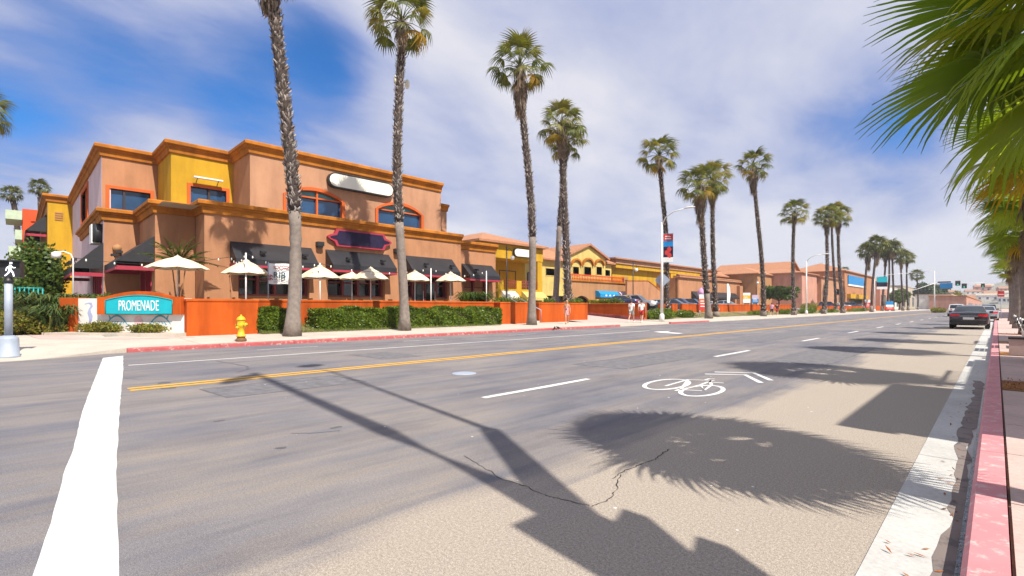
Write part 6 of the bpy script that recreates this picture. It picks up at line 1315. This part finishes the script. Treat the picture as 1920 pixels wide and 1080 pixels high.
# ================================================================== CARS
def car(name, label, loc, rz, paint, kind='sedan', cat='car', group=None, rear_plate=True):
    o = thing(name, label, cat, loc, rz, group)
    if kind == 'sedan': L, hw, prof, gh = 4.9, .93, [(-2.45, .42, .78, .80), (-2.38, .30, .98, .90), (-1.9, .22, 1.06, .93), (-1.0, .2, 1.02, .95), (.3, .2, .98, .95), (1.0, .2, .95, .94), (1.9, .22, .84, .92), (2.3, .28, .70, .84), (2.45, .38, .60, .72)], dict(y0=-1.75, y1=-.85, y2=.35, y3=1.25, z0=1.03, zr=1.46, tw=.62)
    elif kind == 'suv': L, hw, prof, gh = 4.8, .95, [(-2.4, .45, 1.0, .86), (-2.34, .35, 1.1, .92), (-1.9, .28, 1.12, .95), (-.5, .26, 1.10, .95), (.7, .26, 1.08, .95), (1.1, .26, 1.06, .94), (2.0, .28, .98, .92), (2.32, .34, .82, .86), (2.4, .42, .70, .78)], dict(y0=-2.3, y1=-2.0, y2=.2, y3=1.1, z0=1.08, zr=1.74, tw=.70)
    mb = MB(); mb.sm = True; rs = []
    for y, zl, zb, w in prof:
        zm = (zl + zb) / 2 + .03; rs.append([(-w * .82, y, zl), (-w * .97, y, zl + .12), (-w, y, zm), (-w * .97, y, zb - .07), (-w * .84, y, zb), (0, y, zb + .035), (w * .84, y, zb), (w * .97, y, zb - .07), (w, y, zm), (w * .97, y, zl + .12), (w * .82, y, zl)])
    mb.rings(rs); mb.build('body', paint, o)
    G = gh; bw = hw * .86; tw = G['tw']; zi = G['z0'] - .06; zr = G['zr']
    V = [(-bw, G['y0'], zi), (bw, G['y0'], zi), (bw, G['y3'], zi - .05), (-bw, G['y3'], zi - .05), (-tw, G['y1'], zr - .03), (tw, G['y1'], zr - .03), (tw, G['y2'], zr), (-tw, G['y2'], zr)]
    mb = MB(); mid = (0, (G['y1'] + G['y2']) / 2, zr + .05)
    mb.add(V + [mid], [(0, 1, 5, 4), (2, 3, 7, 6), (1, 2, 6, 5), (3, 0, 4, 7), (4, 5, 8), (5, 6, 8), (6, 7, 8), (7, 4, 8)]); mb.build('roof', paint, o)
    def pane(nm, a, b, c, d, ins, m=CARGL, u=(0, 1)):
        A, B, C, D = [Vector(V[i]) for i in (a, b, c, d)]; n = (B - A).cross(D - A).normalized()
        cen = (A + B + C + D) / 4
        if n.dot(cen - Vector((0, 0, .9))) < 0: n = -n
        def P(s, t): return A.lerp(B, s).lerp(D.lerp(C, s), t) + n * .012
        s0, s1 = u; q = [P(s0 + ins, .12), P(s1 - ins, .12), P(s1 - ins, .90), P(s0 + ins, .90)]; mb = MB(); mb.add(q + [p - n * .02 for p in q], [(0, 1, 2, 3), (0, 4, 5, 1), (1, 5, 6, 2), (2, 6, 7, 3), (3, 7, 4, 0)]); mb.build(nm, m, o)
    pane('rear_window', 0, 1, 5, 4, .07); pane('windshield', 2, 3, 7, 6, .05)
    for q in ((1, 2, 6, 5), (3, 0, 4, 7)):
        pane('side_window', *q, .04, u=(.03, .5)); pane('side_window', *q, .04, u=(.5, .97))
    wr = .34 if kind == 'sedan' else .37
    tm = MB(); tm.T = lambda x, y, z: (z, x, y); tm.lathe((0, 0, -.11), [(wr * .62, 0), (wr * .92, 0), (wr, .04), (wr, .18), (wr * .92, .22), (wr * .62, .22)], 20); tm = tm.mesh('wheel', TYRE)
    rm = MB(); rm.T = tm_ = lambda x, y, z: (z, x, y); rm.lathe((0, 0, -.09), [(wr * .62, 0), (wr * .62, .18), (wr * .3, .2), (.02, .19)], 10); rm = rm.mesh('rim', RIM)
    for s in (-1, 1):
        for y in (-1.42, 1.42):
            w = link('wheel', tm, o); w.location = (s * (hw - .10), y, wr); r = link('rim', rm, w)
            if s < 0: r.rotation_euler = (0, 0, math.pi)
    y = prof[0][0]; zt = prof[1][2]
    for s in (-1, 1):
        mb = MB(); x0, x1 = s * .42, s * .86; mb.rings([[(x0, y - .035 + .0, zt - .18), (x0, y - .02, zt - .05), (x0, y + .1, zt - .04), (x0, y + .1, zt - .2)], [(x1, y + .03, zt - .2), (x1, y + .05, zt - .03), (x1, y + .3, zt - .03), (x1, y + .3, zt - .2)]]); mb.build('tail_light', TAILL, o)
        yf = prof[-1][0]; mb = MB(); mb.box(min(s * .45, s * .78), yf - .2, .60 if kind == 'sedan' else .74, max(s * .45, s * .78), yf - .02, .72 if kind == 'sedan' else .9); mb.build('headlight', HEADL, o)
        mb = MB(); mb.rings([[(s * .9, .78, .98), (s * .9, .9, .98), (s * .9, .9, 1.1), (s * .9, .78, 1.1)], [(s * 1.08, .8, 1.0), (s * 1.08, .9, 1.0), (s * 1.08, .9, 1.12), (s * 1.08, .8, 1.12)]]); mb.build('side_mirror', paint, o)
        mb = MB(); mb.tube([(s * .5, y - .0, .30), (s * .5, y + .15, .30)], .05, 8); mb.build('exhaust', RIM, o)
        for yy in (-.45, .45): mb = MB(); mb.box(s * .935 - .012, yy - .09, .86, s * .935 + .02, yy + .09, .89); mb.build('door_handle', RIM, o)
    bx('rear_bumper', -.80, y - .06, .30, .80, y + .12, .50, BLACKM, o); bx('licence_plate', -.26, y - .045, .60, .26, y + .05, .74, WHITEM, o); bx('chrome_strip', -.42, y - .04, .80, .42, y + .08, .835, RIM, o); bx('front_bumper', -.72, prof[-1][0] - .1, .3, .72, prof[-1][0] + .03, .46, BLACKM, o)
    return o
PK = dict(black=carpaint('paint_black', (.022, .018, .024)), silver=carpaint('paint_silver', (.42, .45, .48), .6), white=carpaint('paint_white_car', (.72, .72, .72), 0), navy=carpaint('paint_navy', (.02, .03, .09), .3), slate=carpaint('paint_slate', (.07, .10, .14), .5), red=carpaint('paint_red', (.35, .02, .02), .2))
gk = 'cars in line along the near kerb'
car('black_sedan', 'black sedan seen from behind in the near kerb lane', (-1.22, 44.0, 0), 0, PK['black'], group=gk)
car('silver_sedan', 'silver sedan parked ahead of the black sedan', (-.75, 66, 0), 0, PK['silver'], group=gk)
car('white_suv', 'white SUV beyond the black sedan in the next lane', (-4.0, 95, 0), 0, PK['white'], 'suv', group=gk)
car('white_sedan', 'white car parked ahead of the silver sedan', (-.8, 84, 0), 0, PK['white'], group=gk)
car('dark_suv', 'dark SUV far ahead at the near kerb', (-.8, 104, 0), 0, PK['slate'], 'suv', group=gk)
car('far_car', 'tiny pale car in the far lane near the signals', (-3.6, 150, 0), 0, PK['silver'], group=gk)
car('far_car', 'tiny red car in the far lane near the signals', (-2.0, 135, 0), 0, PK['red'], group=gk)
gl = 'cars parked in the raised car park'
def lot(px, X, kind, p, nm, lab, rz=math.pi / 2, z=.9, dz=0): car(nm, lab, (X, yx(px, X), z + dz), rz, PK[p], kind, group=gl)
lot(1160, -33.5, 'sedan', 'navy', 'navy_sedan', 'dark blue car behind the driveway wall at the left of the car park', 1.9, 1.0, .3)
lot(1196, -33.5, 'suv', 'white', 'white_suv', 'white SUV behind the two walking men', -1.3, 1.0, .2)
lot(1238, -32, 'sedan', 'silver', 'silver_sedan', 'silver car partly behind the white street light pole', -1.4)
lot(1262, -29.5, 'sedan', 'slate', 'slate_sedan', 'slate blue sedan nearest the low orange wall', -1.4)
lot(1277, -33, 'suv', 'slate', 'slate_suv', 'slate SUV in the second row of the car park', -1.4)
lot(1300, -34, 'suv', 'navy', 'navy_suv', 'dark blue SUV beside the slate SUV', -1.4)
lot(1362, -30, 'sedan', 'silver', 'silver_sedan', 'silver car by the feather flag', -1.4)
lot(1340, -36, 'sedan', 'white', 'white_sedan', 'white car behind the pair of palms', -1.4)
lot(1600, -28, 'suv', 'slate', 'slate_suv', 'slate SUV before the pink block', -1.4)
lot(1576, -28, 'sedan', 'white', 'white_sedan', 'white car behind the crossing palms', -1.4)
lot(1556, -29, 'suv', 'navy', 'navy_suv', 'dark SUV behind the crossing palms', -1.4)
# scooter-like bikes by the mustard shop
def cycle(label, px, X, m):
    o = thing('motor_scooter', label, 'scooter', (X, yx(px, X), .93), R(70), 'scooters parked by the mustard shop')
    for x in (-.65, .65): mb = MB(); mb.T = lambda a, b, c, x=x: (x + a, c, b + .27); mb.lathe((0, 0, -.06), [(.15, 0), (.25, 0), (.27, .03), (.27, .09), (.25, .12), (.15, .12)], 14); mb.build('wheel', TYRE, o)
    mb = MB(); mb.sm = True; mb.rings([[(x, w, z0), (x, w, z1), (x, 0, z1 + .05), (x, -w, z1), (x, -w, z0)] for x, w, z0, z1 in ((-.95, .05, .55, .65), (-.6, .19, .4, .75), (-.1, .17, .3, .72), (.1, .15, .25, .35), (.4, .16, .25, .38), (.55, .16, .3, .95), (.68, .06, .4, 1.0))]); mb.build('body', m, o)
    mb = MB(); mb.rings([[(x, .14, z), (x, .1, z + .09), (x, -.1, z + .09), (x, -.14, z)] for x, z in ((-.85, .76), (-.4, .8), (-.05, .76))]); mb.build('seat', BLACKM, o)
    mb = MB(); mb.tube([(.58, -.33, 1.1), (.62, 0, 1.05), (.58, .33, 1.1)], .02, 6); mb.tube([(.62, 0, .8), (.6, 0, 1.06)], .03, 6); mb.build('handlebar', BLACKM, o)
cycle('blue motor scooter parked before the mustard shop', 943, -34, PK['navy']); cycle('dark motor scooter parked right of the blue one', 958, -34, PK['black'])
# ================================================================== PEOPLE
def skinmesh(name, joints, edges, root, mat, sub=1):
    me = bpy.data.meshes.new(name + '_cage'); ks = list(joints); me.from_pydata([joints[k][0] for k in ks], [(ks.index(a), ks.index(b)) for a, b in edges], [])
    o = bpy.data.objects.new(name, me); col.objects.link(o); m = o.modifiers.new('skin', 'SKIN')
    for k, sv in zip(ks, me.skin_vertices[0].data): sv.radius = (joints[k][1], joints[k][2] if len(joints[k]) > 2 else joints[k][1]); sv.use_root = (k == root)
    s = o.modifiers.new('sub', 'SUBSURF'); s.levels = sub; s.render_levels = sub
    dg = bpy.context.evaluated_depsgraph_get(); r = bpy.data.meshes.new_from_object(o.evaluated_get(dg)); r.name = name
    bpy.data.objects.remove(o); r.materials.clear(); r.materials.append(mat); r.polygons.foreach_set('use_smooth', [True] * len(r.polygons)); return r
def person(label, x, y, z, rz, top, bottom, hair, stride=.5, dress=None, h=1.75, phase=1, woman=False, longhair=False, skin=SKIN):
    """walking figure; faces local +Y"""
    o = thing('person', label, 'person', (x, y, z), rz, 'people walking on the far sidewalk'); o.scale = (h / 1.75,) * 3
    s = phase; k = .9 if woman else 1.0
    J = {'pel': ((0, 0, .95), .13 * k, .10), 'sp': ((0, .01, 1.12), .12 * k, .09), 'ch': ((0, .0, 1.32), .15 * k, .10), 'nk': ((0, 0, 1.47), .05), 'hd0': ((0, .015, 1.56), .062, .07), 'hd1': ((0, .02, 1.66), .078, .095), 'hd2': ((0, .015, 1.73), .045, .055)}
    E = [('pel', 'sp'), ('sp', 'ch'), ('ch', 'nk'), ('nk', 'hd0'), ('hd0', 'hd1'), ('hd1', 'hd2')]
    for n, sx in (('l', -1), ('r', 1)):
        f = s * sx * stride
        hip = Vector((sx * .09, 0, .9)); knee = Vector((sx * .10, .22 * f + .04, .49)); ank = Vector((sx * .10, .38 * f - (.16 if f < 0 else 0), .09 + (.07 if f < 0 else 0))); toe = ank + Vector((0, .17, -.055))
        J.update({n + 'hip': (hip, .085 * k), n + 'knee': (knee, .058), n + 'calf': ((knee * .65 + ank * .35) + Vector((0, -.015, 0)), .055), n + 'ank': (ank, .038), n + 'heel': (ank + Vector((0, -.05, -.045)), .032), n + 'toe': (toe, .03)}); E += [('pel', n + 'hip'), (n + 'hip', n + 'knee'), (n + 'knee', n + 'calf'), (n + 'calf', n + 'ank'), (n + 'ank', n + 'heel'), (n + 'ank', n + 'toe')]
        sh = Vector((sx * .185 * k, 0, 1.41)); el = Vector((sx * .24 * k, -.10 * f - .03, 1.14)); wr = Vector((sx * .24 * k, -.22 * f + .06, .91)); hnd = wr + Vector((0, .02, -.08))
        J.update({n + 'sh': (sh, .058), n + 'el': (el, .042), n + 'wr': (wr, .028), n + 'hand': (hnd, .032, .022)}); E += [('ch', n + 'sh'), (n + 'sh', n + 'el'), (n + 'el', n + 'wr'), (n + 'wr', n + 'hand')]
        for q in range(4):
            b = hnd + Vector((0, -.024 + q * .016, -.03)); t = b + Vector((-sx * .008, .004, -.055 - .008 * (q in (1, 2)))); J.update({n + 'f%d' % q: (b, .009), n + 'g%d' % q: (t, .0075)}); E += [(n + 'hand', n + 'f%d' % q), (n + 'f%d' % q, n + 'g%d' % q)]
        J[n + 'th'] = (hnd + Vector((-sx * .01, .04, -.03)), .009); E.append((n + 'hand', n + 'th'))
    J['nose'] = ((0, .125, 1.645), .014); E.append(('hd1', 'nose'))
    link('body', skinmesh('body', J, E, 'pel', skin), o)
    def cloth(nm, keys, inf, mat, extra={}):
        jj = {q: (J[q][0],) + tuple(v + inf for v in J[q][1:]) for q in keys}; jj.update(extra); ee = [e for e in E if e[0] in jj and e[1] in jj]; return link(nm, skinmesh(nm, jj, ee + [e for e in CE if e[0] in jj and e[1] in jj], keys[0], mat), o)
    CE = []
    if dress:
        CE = [('pel', 'sk1'), ('sk1', 'sk2')]; cloth('dress', ['pel', 'sp', 'ch'], .022, dress, {'sk1': ((0, 0, .78), .20, .17), 'sk2': ((0, 0, .60), .24, .20)})
    else:
        sl = {n + 'sl': (Vector(J[n + 'sh'][0]).lerp(Vector(J[n + 'el'][0]), .75), .062) for n in 'lr'}; CE = [('lsh', 'lsl'), ('rsh', 'rsl'), ('pel', 'hem')]
        sl['hem'] = ((0, 0, .86), .165, .135); cloth('shirt', ['ch', 'sp', 'pel', 'lsh', 'rsh'], .026, top, sl)
        kk = {n + 'hem': (Vector(J[n + 'knee'][0]) + Vector((0, 0, .05)), .088) for n in 'lr'}; CE = [('lhip', 'lhem'), ('rhip', 'rhem')]; cloth('shorts', ['pel', 'lhip', 'rhip'], .022, bottom, kk)
    mb = MB(); mb.lathe((0, 0, 1.62), [(.098, 0), (.105, .05), (.09, .11), (.05, .145), (.01, .155)], 12)
    mb.v = [(a * .92, b * 1.05 - .012 if b < .04 else min(b, .075) - .01, c) for a, b, c in mb.v]
    if longhair: mb.lathe((0, -.07, 1.38), [(.03, 0), (.07, .1), (.085, .25), (.06, .32)], 10)
    mb.build('hair', hair, o)
    for sx in (-1, 1):
        f = s * sx * stride; a = Vector(J[('l' if sx < 0 else 'r') + 'ank'][0]); mb = MB(); mb.sm = True
        mb.rings([[(a.x + w * math.cos(q), a.y + t, a.z - .055 + hh * math.sin(q)) for q in [k_ * math.pi / 4 for k_ in range(8)]] for t, w, hh in ((-.10, .02, .02), (-.07, .045, .045), (.05, .05, .045), (.16, .048, .03), (.22, .02, .015))]); mb.build('shoe', CWHITE if not dress else WOOD, o)
    return o
def at(px, X): return X, yx(px, X), zs_(X)
person('man in white tee and long grey trousers walking away, left of the pair', *at(1184, -20.6), .25, CWHITE, CGREY, HAIRD, .8, phase=1)
person('man in white tee and dark red shorts walking beside him on the right', *at(1203, -20.0), .35, CWHITE, CRED, HAIRD, .7, phase=-1)
person('woman in a flowered dress walking past the orange wall by the steps', *at(1063, -21.4), -2.4, None, None, HAIRB, .6, dress=DRESS, h=1.66, woman=True, longhair=True)
person('person in a pink shirt and dark shorts walking far along the sidewalk', *at(1447, -20.6), .2, CPINK, CBLACK, HAIRD, .6, h=1.72)
person('person in dark clothes beside the one in the pink shirt', *at(1457, -20.6), .2, CBLACK, CRED, HAIRD, .5, h=1.7, phase=-1)
# small birds pecking at the kerb
for i, (px, lab) in enumerate(((1040, 'left of the two small dark birds at the red kerb'), (1047, 'right of the two small dark birds at the red kerb'))):
    o = thing('bird', lab, 'bird', (-18.65, yx(px, -18.65), 0.0), .6 + i, 'birds at the kerb'); mb = MB(); mb.sm = True
    mb.rings([[(w * math.cos(q), y, .13 + dz + hh * math.sin(q)) for q in [k * math.pi / 4 for k in range(8)]] for y, w, hh, dz in ((-.20, .015, .008, .0), (-.12, .03, .02, .0), (-.05, .06, .06, .0), (.04, .06, .065, .01), (.10, .03, .035, .05), (.13, .03, .03, .08), (.16, .015, .015, .075), (.19, .004, .004, .07))]); mb.build('body', BLACKM, o)
    for s in (-.025, .025): mb = MB(); mb.tube([(s, 0, .08), (s, .01, .0), (s, .04, .003)], .006, 4); mb.build('leg', RUST, o)
# ================================================================== HAZE
def haze():
    mb = MB(); mb.box(-1600, -500, -1.2, 1600, 2700, 60); o = mb.build('haze', [], None, 'stuff')
    m = bpy.data.materials.new('haze'); m.use_nodes = True; nt = m.node_tree; nt.nodes.clear(); out = nt.nodes.new('ShaderNodeOutputMaterial'); v = nt.nodes.new('ShaderNodeVolumePrincipled')
    v.inputs['Color'].default_value = (.86, .88, .96, 1); v.inputs['Density'].default_value = HAZE; v.inputs['Anisotropy'].default_value = .2; nt.links.new(v.outputs[0], out.inputs['Volume']); o.data.materials.append(m)
HAZE = 0.00035
haze()
